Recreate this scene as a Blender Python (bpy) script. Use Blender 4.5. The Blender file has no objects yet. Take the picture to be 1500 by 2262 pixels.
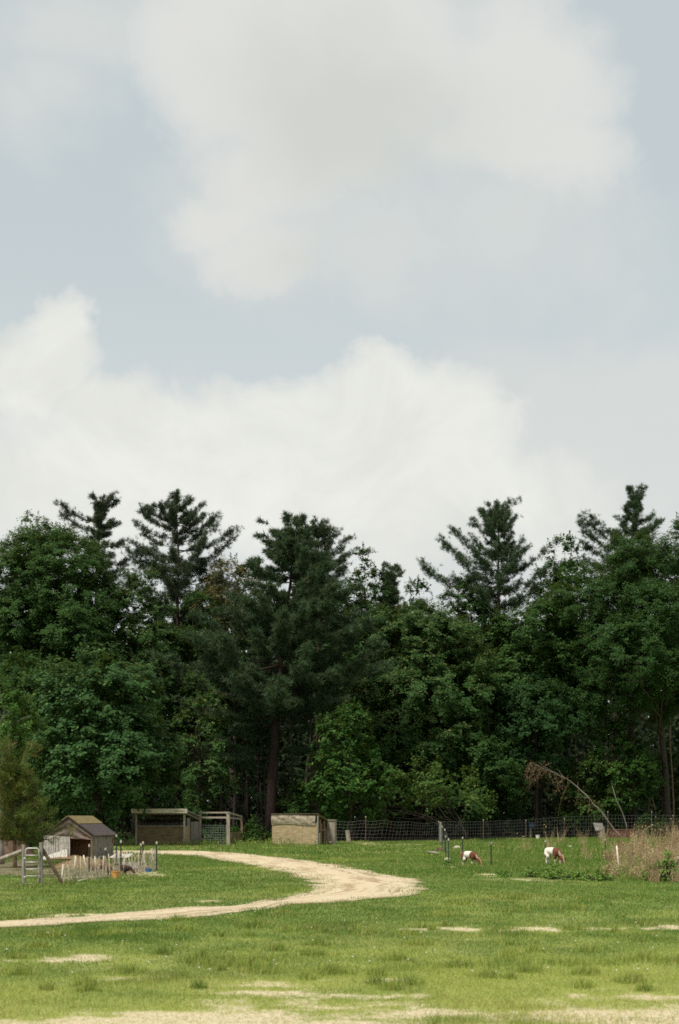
import bpy, bmesh, math
import numpy as np
from mathutils import Vector, Matrix

S = bpy.context.scene
COL = S.collection
F = 3142.0            # focal length in photo pixels (1500 wide)
HZ = 1805.0           # horizon row in the photo
EYE = 1.7

# ------------------------------------------------------------------ camera
cd = bpy.data.cameras.new("camera")
cam = bpy.data.objects.new("camera", cd)
COL.objects.link(cam)
cam.location = (0, 0, EYE)
cam.rotation_euler = (math.radians(90), 0, 0)
cd.sensor_fit = 'AUTO'
cd.sensor_width = 36
cd.lens = 50.0
cd.shift_y = (HZ - 1131) / 2262.0
cd.clip_start = 0.1
cd.clip_end = 6000
cd.dof.use_dof = True
cd.dof.focus_distance = 95
cd.dof.aperture_fstop = 2.8
S.camera = cam
S.render.resolution_x = 679
S.render.resolution_y = 1024
S.view_settings.view_transform = 'Standard'
S.view_settings.look = 'None'
S.view_settings.gamma = 1
S.view_settings.exposure = 0.45
cy = S.cycles
cy.use_denoising = False
cy.max_bounces = 6
cy.diffuse_bounces = 3
cy.glossy_bounces = 2
cy.transmission_bounces = 3
cy.transparent_max_bounces = 8
cy.filter_width = 1.7
cy.use_adaptive_sampling = False
cy.sample_clamp_indirect = 1.5
cy.sample_clamp_direct = 5.0

# ------------------------------------------------------------------ node helper
class NT:
    def __init__(s, tree):
        s.t = tree; s.n = tree.nodes; s.l = tree.links
    def node(s, typ, **kw):
        n = s.n.new(typ)
        for k, v in kw.items():
            setattr(n, k, v)
        return n
    def put(s, sock, v):
        if isinstance(v, bpy.types.NodeSocket):
            s.l.new(v, sock)
        elif v is not None:
            if isinstance(v, (tuple, list)) and sock.type == 'RGBA' and len(v) == 3:
                v = (*v, 1)
            sock.default_value = v
    def m(s, op, a, b=None, c=None, clamp=False):
        n = s.node('ShaderNodeMath', operation=op, use_clamp=clamp)
        s.put(n.inputs[0], a)
        if b is not None: s.put(n.inputs[1], b)
        if c is not None: s.put(n.inputs[2], c)
        return n.outputs[0]
    def vm(s, op, a, b=None):
        n = s.node('ShaderNodeVectorMath', operation=op)
        s.put(n.inputs[0], a)
        if b is not None: s.put(n.inputs[1], b)
        return n.outputs['Value'] if op in ('LENGTH', 'DOT_PRODUCT', 'DISTANCE') else n.outputs[0]
    def mix(s, f, a, b, blend='MIX'):
        n = s.node('ShaderNodeMix', data_type='RGBA', blend_type=blend)
        s.put(n.inputs[0], f); s.put(n.inputs[6], a); s.put(n.inputs[7], b)
        return n.outputs[2]
    def ramp(s, v, a, b, smooth=True, lo=0.0, hi=1.0):
        n = s.node('ShaderNodeMapRange', interpolation_type='SMOOTHSTEP' if smooth else 'LINEAR')
        s.put(n.inputs[0], v); n.inputs[1].default_value = a; n.inputs[2].default_value = b
        n.inputs[3].default_value = lo; n.inputs[4].default_value = hi
        return n.outputs[0]
    def noise(s, vec, scale, detail=4, rough=0.55, dist=0.0, color=False):
        n = s.node('ShaderNodeTexNoise')
        if vec is not None: s.put(n.inputs['Vector'], vec)
        n.inputs['Scale'].default_value = scale
        n.inputs['Detail'].default_value = detail
        n.inputs['Roughness'].default_value = rough
        n.inputs['Distortion'].default_value = dist
        return n.outputs['Color' if color else 'Fac']

# ------------------------------------------------------------------ world
SUN_DIR = Vector((-0.42, -0.46, 1.0)).normalized()     # direction towards the sun
W = bpy.data.worlds.new("World")
S.world = W
W.use_nodes = True
w = NT(W.node_tree)
w.n.clear()
tc = w.node('ShaderNodeTexCoord').outputs['Generated']
sky = w.node('ShaderNodeTexSky', sky_type='NISHITA', sun_disc=False)
sky.sun_elevation = math.asin(SUN_DIR.z)
sky.sun_rotation = math.atan2(SUN_DIR.x, SUN_DIR.y) % (2 * math.pi)
sky.air_density = 1.0
sky.dust_density = 3.0
sky.ozone_density = 1.0
sx = w.node('ShaderNodeSeparateXYZ'); w.put(sx.inputs[0], tc)
dx, dy, dz = sx.outputs
yy = w.m('MAXIMUM', dy, 0.08)
u = w.m('DIVIDE', dx, yy)
v = w.m('DIVIDE', dz, yy)
cmb = w.node('ShaderNodeCombineXYZ'); w.put(cmb.inputs[0], u); w.put(cmb.inputs[1], v)
uv = cmb.outputs[0]
# noise lives on a cloud direction, so the whole dome has clouds
warp = w.noise(tc, 5.0, 6, 0.58, color=True)
warp = w.vm('SUBTRACT', warp, (0.5, 0.5, 0.5))
warp2 = w.noise(tc, 22.0, 5, 0.6, color=True)
warp2 = w.vm('SUBTRACT', warp2, (0.5, 0.5, 0.5))
wv = w.node('ShaderNodeVectorMath', operation='MULTIPLY_ADD')
w.put(wv.inputs[0], warp); w.put(wv.inputs[1], (0.11, 0.11, 0)); w.put(wv.inputs[2], uv)
wv2 = w.node('ShaderNodeVectorMath', operation='MULTIPLY_ADD')
w.put(wv2.inputs[0], warp2); w.put(wv2.inputs[1], (0.045, 0.045, 0)); w.put(wv2.inputs[2], wv.outputs[0])
uvw = wv2.outputs[0]
def blobs(lst, coord):
    acc = None
    for cx, cyy, rx, ry, s_ in lst:
        c = ((cx - 750) / F, (HZ - cyy) / F, 0)
        d = w.vm('SUBTRACT', coord, c)
        d = w.vm('MULTIPLY', d, (F / rx, F / ry, 0))
        L = w.vm('LENGTH', d)
        g = w.m('MULTIPLY', w.m('SUBTRACT', 1.0, L), s_)
        acc = g if acc is None else w.node_smax(acc, g)
    return acc
def node_smax(a, b):
    n = w.node('ShaderNodeMath', operation='SMOOTH_MAX')
    w.put(n.inputs[0], a); w.put(n.inputs[1], b); n.inputs[2].default_value = 0.12
    return n.outputs[0]
w.node_smax = node_smax
CUM = [(90, 860, 175, 165, 1), (130, 760, 95, 105, 1), (330, 960, 260, 120, 1), (560, 990, 330, 165, 1),
       (800, 900, 155, 115, 1), (860, 980, 330, 150, 1), (1020, 1060, 260, 120, .6), (1150, 1090, 300, 120, .4), (420, 1090, 800, 190, 1)]
HIGH = [(520, 60, 230, 170, 1), (470, 230, 180, 190, 1), (560, 430, 130, 120, .8), (480, 520, 140, 80, .7), (580, 600, 160, 90, .7), (560, 110, 290, 250, 1), (860, 150, 440, 320, 1), (1170, 170, 260, 260, 1), (720, 330, 330, 170, 1),
        (1200, 330, 270, 130, .9)]
VEIL = [(620, 500, 330, 240, 1), (850, 560, 330, 190, .8), (150, 60, 330, 150, .8), (1150, 520, 400, 200, .6),
        (1120, 1080, 460, 240, 1), (1250, 1030, 480, 260, 1.3), (1450, 860, 300, 130, 1.1), (1450, 1080, 400, 200, 1.2), (60, 220, 160, 160, .5)]
bc = blobs(CUM, uvw); bh = blobs(HIGH, uvw); bv = blobs(VEIL, uvw)
n1 = w.m('SUBTRACT', w.noise(tc, 9.0, 7, 0.6), 0.5)
n3 = w.m('SUBTRACT', w.noise(tc, 30.0, 6, 0.62, 0.6), 0.5)
cume = w.m('MULTIPLY_ADD', n3, 0.35, w.m('MULTIPLY_ADD', n1, 0.5, bc))
cumd = w.m('ADD', w.m('MULTIPLY', w.ramp(cume, -0.05, 0.14), .35), w.m('MULTIPLY', w.ramp(cume, -0.04, 0.5), .65))
highe = w.m('MULTIPLY_ADD', n3, 0.3, w.m('MULTIPLY_ADD', n1, 0.8, bh))
highd = w.m('ADD', w.m('MULTIPLY', w.ramp(highe, -0.08, 0.18), .25), w.m('MULTIPLY', w.ramp(highe, -0.12, 0.55), .75))
veild = w.ramp(w.m('MULTIPLY_ADD', n3, 0.35, w.m('MULTIPLY_ADD', n1, 1.1, bv)), -0.2, 0.7)
front = w.ramp(dy, 0.15, 0.45)
gen = w.ramp(w.noise(tc, 2.6, 7, 0.58, 0.4), 0.42, 0.62)      # clouds over the rest of the dome
gen = w.m('MULTIPLY', gen, w.m('SUBTRACT', 1.0, front))
cumd = w.m('MULTIPLY', cumd, front); highd = w.m('MULTIPLY', highd, front); veild = w.m('MULTIPLY', veild, front)
hz = w.ramp(dz, 0.10, 0.42, True, 1.0, 0.0)
BS = 0.1
def lin(r, g, b, k=1.0):
    f = lambda c: (c / 255 / 12.92) if c <= 10 else ((c / 255 + 0.055) / 1.055) ** 2.4
    return (f(r) * k, f(g) * k, f(b) * k)
EXPK = 1.0 / (2 ** 0.45) / BS
hazeblue = lin(199, 209, 211, EXPK)
hazelow = lin(223, 227, 226, EXPK)
base = w.mix(0.93, sky.outputs[0], hazeblue)
base = w.mix(w.m('MULTIPLY', hz, 0.85), base, hazelow)
shade = w.ramp(w.m('MULTIPLY_ADD', n1, 0.8, blobs([(820, 290, 480, 330, 1), (800, 600, 330, 130, .8)], uvw)), 0.0, 0.8)
hcol = w.mix(shade, lin(224, 225, 221, EXPK), lin(211, 213, 207, EXPK))
n2 = w.noise(tc, 12, 7, 0.62, 0.8)
ccol = w.mix(w.ramp(n2, 0.3, 0.7), lin(228, 229, 223, EXPK), lin(240, 241, 234, EXPK))
col = w.mix(w.m('MULTIPLY', veild, 0.75), base, lin(217, 220, 217, EXPK))
col = w.mix(w.m('MULTIPLY', highd, 0.92), col, hcol)
col = w.mix(w.m('MULTIPLY', cumd, 0.93), col, ccol)
col = w.mix(gen, col, lin(216, 216, 212, EXPK))
bg = w.node('ShaderNodeBackground'); w.put(bg.inputs[0], col); bg.inputs[1].default_value = BS
wo = w.node('ShaderNodeOutputWorld'); w.l.new(bg.outputs[0], wo.inputs[0])

# ------------------------------------------------------------------ sun
sl = bpy.data.lights.new("sun", 'SUN')
sl.energy = 3.6
sl.angle = math.radians(14)
sl.color = (1.0, 0.95, 0.86)
so = bpy.data.objects.new("sun", sl)
COL.objects.link(so)
so.rotation_euler = SUN_DIR.to_track_quat('Z', 'Y').to_euler()

# ------------------------------------------------------------------ numeric helpers
def hash2(ix, iy, seed=0):
    h = (ix.astype(np.int64) * 374761393 + iy.astype(np.int64) * 668265263 + seed * 974634777) & 0xFFFFFFFF
    h = ((h ^ (h >> 13)) * 1274126177) & 0xFFFFFFFF
    return ((h ^ (h >> 16)) & 0xFFFF) / 65535.0
def vn(x, y, seed=0):
    x = np.asarray(x, float); y = np.asarray(y, float)
    ix = np.floor(x); iy = np.floor(y)
    fx = x - ix; fy = y - iy
    fx = fx * fx * (3 - 2 * fx); fy = fy * fy * (3 - 2 * fy)
    a = hash2(ix, iy, seed); b = hash2(ix + 1, iy, seed); c = hash2(ix, iy + 1, seed); d = hash2(ix + 1, iy + 1, seed)
    return (a * (1 - fx) + b * fx) * (1 - fy) + (c * (1 - fx) + d * fx) * fy
def fbm(x, y, seed=0, octv=4):
    t = 0; amp = 0.5; tot = 0
    for i in range(octv):
        t = t + amp * vn(np.asarray(x) * 2 ** i, np.asarray(y) * 2 ** i, seed + i * 17); tot += amp; amp *= 0.5
    return t / tot
def sstep(a, b, v):
    t = np.clip((v - a) / (b - a), 0, 1)
    return t * t * (3 - 2 * t)
def gh(x, y):
    """ground height"""
    x = np.asarray(x, float); y = np.asarray(y, float)
    return (fbm(x * 0.09, y * 0.05, 5, 3) - 0.5) * 0.16 + (fbm(x * 0.9, y * 0.9, 9, 2) - 0.5) * 0.03
def g1(x, y):
    return float(gh(np.array([x]), np.array([y]))[0])
def PY(py):
    return F * EYE / (py - HZ)
def gp(px, py):
    """photo pixel on the ground -> x, y"""
    Y = PY(py)
    return (px - 750) / F * Y, Y
def X_at(px, Y): return (px - 750) / F * Y
def Z_at(py, Y): return EYE + (HZ - py) * Y / F

# ------------------------------------------------------------------ object helpers
def mesh_np(name, V, faces, mats, parent=None, tint=None, smooth=False, fmat=None, loc=(0, 0, 0)):
    """faces: (n,3) or (n,4) array, or a list of such arrays"""
    if not isinstance(faces, list): faces = [faces]
    faces = [np.asarray(f, np.int32) for f in faces if len(f)]
    me = bpy.data.meshes.new(name)
    V = np.asarray(V, np.float32)
    me.vertices.add(len(V)); me.vertices.foreach_set("co", V.ravel())
    nl = sum(f.size for f in faces); nf = sum(len(f) for f in faces)
    me.loops.add(nl); me.polygons.add(nf)
    me.loops.foreach_set("vertex_index", np.concatenate([f.ravel() for f in faces]))
    tot = np.concatenate([np.full(len(f), f.shape[1], np.int32) for f in faces])
    st = np.concatenate([[0], np.cumsum(tot)[:-1]]).astype(np.int32)
    me.polygons.foreach_set("loop_start", st)
    me.polygons.foreach_set("loop_total", tot)
    if fmat is not None: me.polygons.foreach_set("material_index", np.asarray(fmat, np.int32))
    me.polygons.foreach_set("use_smooth", np.full(nf, bool(smooth) or tint is not None))
    me.update(calc_edges=True)
    if tint is not None:
        a = me.color_attributes.new("tint", 'FLOAT_COLOR', 'POINT')
        t = np.ones((len(V), 4), np.float32); t[:, :tint.shape[1]] = tint
        a.data.foreach_set("color", t.ravel())
    for m in (mats if isinstance(mats, (list, tuple)) else [mats]): me.materials.append(m)
    o = bpy.data.objects.new(name, me)
    COL.objects.link(o)
    o.location = loc
    if parent is not None: o.parent = parent
    return o
def tag(o, label, cat, group=None):
    o['label'] = label; o['category'] = cat
    if group: o['group'] = group
    return o
def thing(name, label, cat, loc=(0, 0, 0), rz=0.0, group=None):
    o = bpy.data.objects.new(name, None)
    COL.objects.link(o); o.location = loc; o.rotation_euler = (0, 0, rz)
    o.empty_display_size = 0.2
    return tag(o, label, cat, group)

class MB:
    """collects boxes, tubes and sheets into one mesh"""
    def __init__(s): s.V = []; s.Fq = []; s.Ft = []; s.n = 0
    def add(s, V, q=(), t=()):
        V = np.asarray(V, float)
        s.V.append(V)
        if len(q): s.Fq.append(np.asarray(q, int) + s.n)
        if len(t): s.Ft.append(np.asarray(t, int) + s.n)
        s.n += len(V); return s
    def box(s, c, d, rot=None):
        """centre, full dimensions"""
        x, y, z = np.array(d) / 2
        V = np.array([(-x, -y, -z), (x, -y, -z), (x, y, -z), (-x, y, -z), (-x, -y, z), (x, -y, z), (x, y, z), (-x, y, z)])
        if rot is not None: V = V @ np.array(rot).T
        return s.add(V + np.array(c), [(0, 3, 2, 1), (4, 5, 6, 7), (0, 1, 5, 4), (1, 2, 6, 5), (2, 3, 7, 6), (3, 0, 4, 7)])
    def beam(s, a, b, w_, h_, up=(0, 0, 1)):
        a = np.array(a, float); b = np.array(b, float); d = b - a; L = np.linalg.norm(d); d = d / L
        u_ = np.array(up, float)
        if abs(d @ u_) > 0.95: u_ = np.array((0, 1.0, 0))
        r = np.cross(d, u_); r /= np.linalg.norm(r); t = np.cross(r, d)
        return s.box((a + b) / 2, (w_, L, h_), np.stack([r, d, t], 1))
    def tube(s, pts, rad, k=6, cap=True):
        pts = np.asarray(pts, float); n = len(pts)
        rad = np.broadcast_to(np.asarray(rad, float), (n,))
        tan = np.gradient(pts, axis=0); tan /= (np.linalg.norm(tan, axis=1)[:, None] + 1e-9)
        ref = np.array((0, 0, 1.0)) if abs(tan[:, 2]).mean() < 0.8 else np.array((1.0, 0, 0))
        r = np.cross(tan, ref); r /= (np.linalg.norm(r, axis=1)[:, None] + 1e-9)
        t = np.cross(r, tan)
        an = np.linspace(0, 2 * np.pi, k, endpoint=False)
        V = pts[:, None, :] + rad[:, None, None] * (r[:, None, :] * np.cos(an)[None, :, None] + t[:, None, :] * np.sin(an)[None, :, None])
        i = np.arange(n - 1)[:, None] * k; j = np.arange(k)[None, :]; j2 = (j + 1) % k
        q = np.stack([i + j, i + j2, i + k + j2, i + k + j], -1).reshape(-1, 4)
        V = V.reshape(-1, 3)
        tr = []
        if cap:
            V = np.concatenate([V, pts[:1], pts[-1:]])
            c0 = n * k; c1 = n * k + 1; o = (n - 1) * k
            for a in range(k):
                tr.append((c0, (a + 1) % k, a)); tr.append((c1, o + a, o + (a + 1) % k))
        return s.add(V, q, tr)
    def sheet(s, fn, nu, nv, thick=None):
        """fn(u,v)->xyz arrays"""
        U, Vv = np.meshgrid(np.linspace(0, 1, nu), np.linspace(0, 1, nv))
        P = fn(U.ravel(), Vv.ravel())
        a = (np.arange(nv - 1)[:, None] * nu + np.arange(nu - 1)[None, :]).ravel()
        q = np.stack([a, a + 1, a + nu + 1, a + nu], 1)
        return s.add(P, q)
    def build(s, name, mat, parent=None, smooth=False, loc=(0, 0, 0)):
        V = np.concatenate(s.V)
        fs = []
        if s.Fq: fs.append(np.concatenate(s.Fq))
        if s.Ft: fs.append(np.concatenate(s.Ft))
        return mesh_np(name, V, fs, mat, parent, smooth=smooth, loc=loc)
def bevel(o, w_=0.01, seg=2):
    m = o.modifiers.new("bevel", 'BEVEL'); m.width = w_; m.segments = seg; m.limit_method = 'ANGLE'
    return o

# ------------------------------------------------------------------ materials
def new_mat(name):
    m = bpy.data.materials.new(name); m.use_nodes = True
    t = NT(m.node_tree); t.n.clear()
    out = t.node('ShaderNodeOutputMaterial')
    return m, t, out
def simple(name, c1, c2, scale=8, rough=0.85, stretch=(1, 1, 1), metal=0.0, bump=0.25, spots=None, spec=0.3):
    """two colours broken by noise, with bump"""
    m, t, out = new_mat(name)
    co = t.node('ShaderNodeTexCoord').outputs['Object']
    vec = t.vm('MULTIPLY', co, stretch)
    f = t.ramp(t.noise(vec, scale, 6, 0.65), 0.32, 0.68)
    c = t.mix(f, c1, c2)
    if spots:
        sc, sscale, lo, hi = spots
        c = t.mix(t.ramp(t.noise(co, sscale, 5, 0.6), lo, hi), c, sc)
    p = t.node('ShaderNodeBsdfPrincipled')
    t.put(p.inputs['Base Color'], c); p.inputs['Roughness'].default_value = rough
    p.inputs['Metallic'].default_value = metal
    p.inputs['Specular IOR Level'].default_value = spec
    b = t.node('ShaderNodeBump'); b.inputs['Strength'].default_value = bump; b.inputs['Distance'].default_value = 0.02
    t.put(b.inputs['Height'], t.noise(vec, scale * 3, 5, 0.6)); t.l.new(b.outputs[0], p.inputs['Normal'])
    t.l.new(p.outputs[0], out.inputs[0])
    return m
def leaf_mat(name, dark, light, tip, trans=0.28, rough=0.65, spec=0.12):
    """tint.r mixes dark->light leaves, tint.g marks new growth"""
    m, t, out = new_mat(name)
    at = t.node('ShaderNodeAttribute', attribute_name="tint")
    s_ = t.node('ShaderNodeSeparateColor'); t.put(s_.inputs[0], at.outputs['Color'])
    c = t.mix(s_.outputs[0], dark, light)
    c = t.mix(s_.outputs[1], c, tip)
    p = t.node('ShaderNodeBsdfPrincipled')
    t.put(p.inputs['Base Color'], c); p.inputs['Roughness'].default_value = rough
    p.inputs['Specular IOR Level'].default_value = spec
    tr = t.node('ShaderNodeBsdfTranslucent'); t.put(tr.inputs[0], t.mix(0.5, c, (0.16, 0.2, 0.03)))
    mx = t.node('ShaderNodeMixShader'); mx.inputs[0].default_value = trans
    t.l.new(p.outputs[0], mx.inputs[1]); t.l.new(tr.outputs[0], mx.inputs[2])
    t.l.new(mx.outputs[0], out.inputs[0])
    return m
M = {}
M['maple'] = leaf_mat('maple_leaves', (0.0262, 0.0688, 0.0179), (0.0677, 0.1376, 0.0383), (0.1473, 0.1536, 0.0485), trans=.3)
M['oak'] = leaf_mat('oak_leaves', (0.0212, 0.0579, 0.0148), (0.0509, 0.1104, 0.0259), (0.1064, 0.1516, 0.0308), trans=.3)
M['cool'] = leaf_mat('cool_leaves', (0.0225, 0.0635, 0.0198), (0.0568, 0.1241, 0.0371), (0.1182, 0.1794, 0.0494), trans=.3)
M['bright'] = leaf_mat('bright_leaves', (0.0306, 0.0854, 0.0160), (0.0780, 0.1681, 0.0333), (0.1655, 0.2069, 0.0494), trans=.3)
M['olive'] = leaf_mat('olive_leaves', (0.0306, 0.0716, 0.0148), (0.0780, 0.1379, 0.0308), (0.1419, 0.1516, 0.0371), trans=.3)
M['rusty'] = leaf_mat('rusty_leaves', (0.0531, 0.0635, 0.0198), (0.1182, 0.1130, 0.0371), (0.1774, 0.1035, 0.0433))
M['pine'] = leaf_mat('pine_needles', (0.028, 0.055, 0.026), (0.074, 0.118, 0.056), (0.11, 0.10, 0.045), trans=0.12)
M['pinetop'] = leaf_mat('pine_needles_top', (0.0290, 0.0496, 0.0256), (0.0719, 0.0991, 0.0486), (0.1392, 0.1003, 0.0512), trans=0.08)
M['youngpine'] = leaf_mat('young_pine_needles', (0.0474, 0.0791, 0.0139), (0.1143, 0.1480, 0.0297), (0.2091, 0.1339, 0.0347), trans=0.12)
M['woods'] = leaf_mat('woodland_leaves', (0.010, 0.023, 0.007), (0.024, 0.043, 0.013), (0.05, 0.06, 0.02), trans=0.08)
M['bark'] = simple('bark', (0.026, 0.020, 0.015), (0.07, 0.053, 0.04), 6, 0.95, (3, 3, 0.5), bump=0.6)
M['redbark'] = simple('reddish_bark', (0.024, 0.015, 0.012), (0.066, 0.041, 0.031), 5, 0.95, (3, 3, 0.4), bump=0.6)
M['palebark'] = simple('pale_bark', (0.15, 0.125, 0.095), (0.30, 0.265, 0.21), 9, 0.9, (3, 3, 0.6), bump=0.4)
M['deadtwig'] = leaf_mat('dead_foliage', (0.10, 0.065, 0.04), (0.22, 0.15, 0.09), (0.28, 0.2, 0.12), trans=0.1)
M['oldwood'] = simple('weathered_wood', (0.16, 0.13, 0.10), (0.38, 0.33, 0.27), 7, 0.9, (4, 4, 0.5), bump=0.5)
M['greywood'] = simple('grey_wood', (0.15, 0.135, 0.12), (0.33, 0.30, 0.265), 9, 0.92, (4, 4, 0.4), bump=0.5)
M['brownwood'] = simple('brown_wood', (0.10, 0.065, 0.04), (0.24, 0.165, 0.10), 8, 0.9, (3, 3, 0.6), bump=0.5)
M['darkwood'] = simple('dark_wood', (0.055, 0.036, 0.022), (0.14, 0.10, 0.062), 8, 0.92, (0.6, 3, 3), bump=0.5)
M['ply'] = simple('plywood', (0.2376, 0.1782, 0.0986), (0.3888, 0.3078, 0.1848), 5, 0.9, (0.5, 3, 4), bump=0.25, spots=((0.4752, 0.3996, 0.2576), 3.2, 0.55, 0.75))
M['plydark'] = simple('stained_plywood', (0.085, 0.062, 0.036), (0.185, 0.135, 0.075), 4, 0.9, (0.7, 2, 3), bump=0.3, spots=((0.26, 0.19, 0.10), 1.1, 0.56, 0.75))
M['tarp'] = simple('old_tarp', (0.19, 0.155, 0.11), (0.36, 0.31, 0.235), 7, 0.6, (1, 1, 1), bump=0.8, spots=((0.25, 0.2, 0.14), 2.5, 0.58, 0.7))
M['huttarp'] = simple('hut_tarp', (0.085, 0.060, 0.048), (0.18, 0.135, 0.108), 5, 0.6, (1, 1, 2), bump=0.8, spots=((0.42, 0.36, 0.32), 1.8, 0.62, 0.75))
M['shingle'] = simple('dark_shingles', (0.045, 0.034, 0.034), (0.095, 0.075, 0.072), 14, 0.95, (1, 1, 1), bump=0.6)
M['moss'] = simple('mossy_roofing', (0.12, 0.092, 0.036), (0.235, 0.18, 0.075), 9, 0.95, bump=0.6, spots=((0.15, 0.12, 0.07), 5, 0.55, 0.7))
M['white'] = simple('weathered_white', (0.52, 0.49, 0.44), (0.74, 0.71, 0.65), 9, 0.7, bump=0.2)
M['plastic'] = simple('white_plastic', (0.4864, 0.4288, 0.3328), (0.7424, 0.6720, 0.5504), 6, 0.5, bump=0.05)
M['strand'] = simple('net_strand', (0.2880, 0.2379, 0.1688), (0.5520, 0.4819, 0.3750), 6, 0.7, bump=0.05)
M['roofwhite'] = simple('pale_fascia', (0.4000, 0.3542, 0.2812), (0.5280, 0.4697, 0.3848), 5, 0.7, (1, 1, 3), bump=0.15)
M['metal'] = simple('galvanised_tube', (0.36, 0.34, 0.31), (0.55, 0.52, 0.48), 6, 0.5, metal=0.35, bump=0.1)
M['wire'] = simple('galvanised_wire', (0.13, 0.14, 0.14), (0.22, 0.23, 0.23), 3, 0.55, metal=0.4, bump=0.0)
M['wirerust'] = simple('dull_wire', (0.09, 0.09, 0.085), (0.16, 0.155, 0.15), 3, 0.6, metal=0.3, bump=0.0)
M['post'] = simple('green_steel', (0.018, 0.035, 0.026), (0.045, 0.065, 0.048), 8, 0.6, bump=0.1)
M['rustpost'] = simple('rusty_steel', (0.07, 0.05, 0.035), (0.17, 0.13, 0.09), 8, 0.8, bump=0.2)
M['cap'] = simple('cream_paint', (0.44, 0.40, 0.30), (0.58, 0.53, 0.41), 20, 0.6, bump=0.05)
M['rust'] = simple('rusty_tin', (0.09, 0.04, 0.03), (0.19, 0.085, 0.055), 4, 0.9, bump=0.4)
M['tin'] = simple('grey_tin', (0.20, 0.19, 0.18), (0.36, 0.34, 0.32), 4, 0.6, bump=0.3)
M['orange'] = simple('orange_plastic', (0.50, 0.24, 0.07), (0.62, 0.33, 0.11), 8, 0.5, bump=0.1)
M['blue'] = simple('blue_plastic', (0.035, 0.12, 0.28), (0.06, 0.18, 0.37), 8, 0.45, bump=0.1)
M['stone'] = simple('pale_stone', (0.28, 0.25, 0.20), (0.46, 0.42, 0.35), 9, 0.9, bump=0.4)
M['soil'] = simple('bare_soil', (0.062, 0.036, 0.024), (0.135, 0.085, 0.058), 6, 0.98, bump=0.9, spots=((0.20, 0.14, 0.10), 3, 0.58, 0.72))
M['straw'] = simple('straw', (0.105, 0.066, 0.030), (0.24, 0.165, 0.08), 14, 0.95, bump=0.9)
M['inside'] = simple('dark_inside', (0.03, 0.02, 0.014), (0.075, 0.045, 0.03), 4, 0.95, bump=0.3)
M['grass'] = leaf_mat('grass_blades', (0.0901, 0.1681, 0.0277), (0.2947, 0.3610, 0.0683), (0.4622, 0.3906, 0.1600), trans=0.25, rough=0.6, spec=0.2)
M['dry'] = leaf_mat('dry_stalks', (0.2056, 0.1310, 0.0776), (0.4421, 0.3300, 0.1940), (0.5758, 0.4714, 0.2813), trans=0.2, rough=0.7)
M['herb'] = leaf_mat('herb_leaves', (0.0743, 0.1610, 0.0286), (0.1688, 0.2870, 0.0585), (0.2700, 0.3080, 0.0780))
M['hutwood'] = simple('hut_boards', (0.12, 0.10, 0.085), (0.34, 0.30, 0.26), 10, 0.95, (3, 5, .5), bump=0.5, spots=((0.10, 0.075, 0.055), 4, .5, .7))
M['bluerag'] = simple('faded_blue_cloth', (0.02, 0.045, 0.10), (0.04, 0.075, 0.15), 8, 0.9)
M['brightener'] = simple('reddish_brightener', (0.16, 0.075, 0.04), (0.34, 0.18, 0.10), 6, 0.95, (3, 3, .5), bump=0.5)  # reddish boards of the added hut panel, light enough to lift the doorway
M['slat'] = simple('grey_white_slats', (0.30, 0.275, 0.24), (0.50, 0.465, 0.415), 7, 0.8, bump=0.2)
M['flower'] = leaf_mat('flower_heads', (0.42, 0.36, 0.03), (0.52, 0.46, 0.06), (0.66, 0.66, 0.56), trans=0.2)

def coat_mat(name):
    m, t, out = new_mat(name)
    at = t.node('ShaderNodeAttribute', attribute_name="tint")
    co = t.node('ShaderNodeTexCoord').outputs['Object']
    c = t.mix(t.ramp(t.noise(co, 30, 4, 0.6), 0.3, 0.7, lo=0.0, hi=0.3), at.outputs['Color'], (0.12, 0.07, 0.04))
    p = t.node('ShaderNodeBsdfPrincipled'); t.put(p.inputs['Base Color'], c); p.inputs['Roughness'].default_value = 0.85
    p.inputs['Specular IOR Level'].default_value = 0.2
    b = t.node('ShaderNodeBump'); b.inputs['Strength'].default_value = 0.4; b.inputs['Distance'].default_value = 0.01
    t.put(b.inputs['Height'], t.noise(co, 60, 4, 0.6)); t.l.new(b.outputs[0], p.inputs['Normal'])
    t.l.new(p.outputs[0], out.inputs[0])
    return m
M['coat'] = coat_mat('animal_coat')

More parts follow.
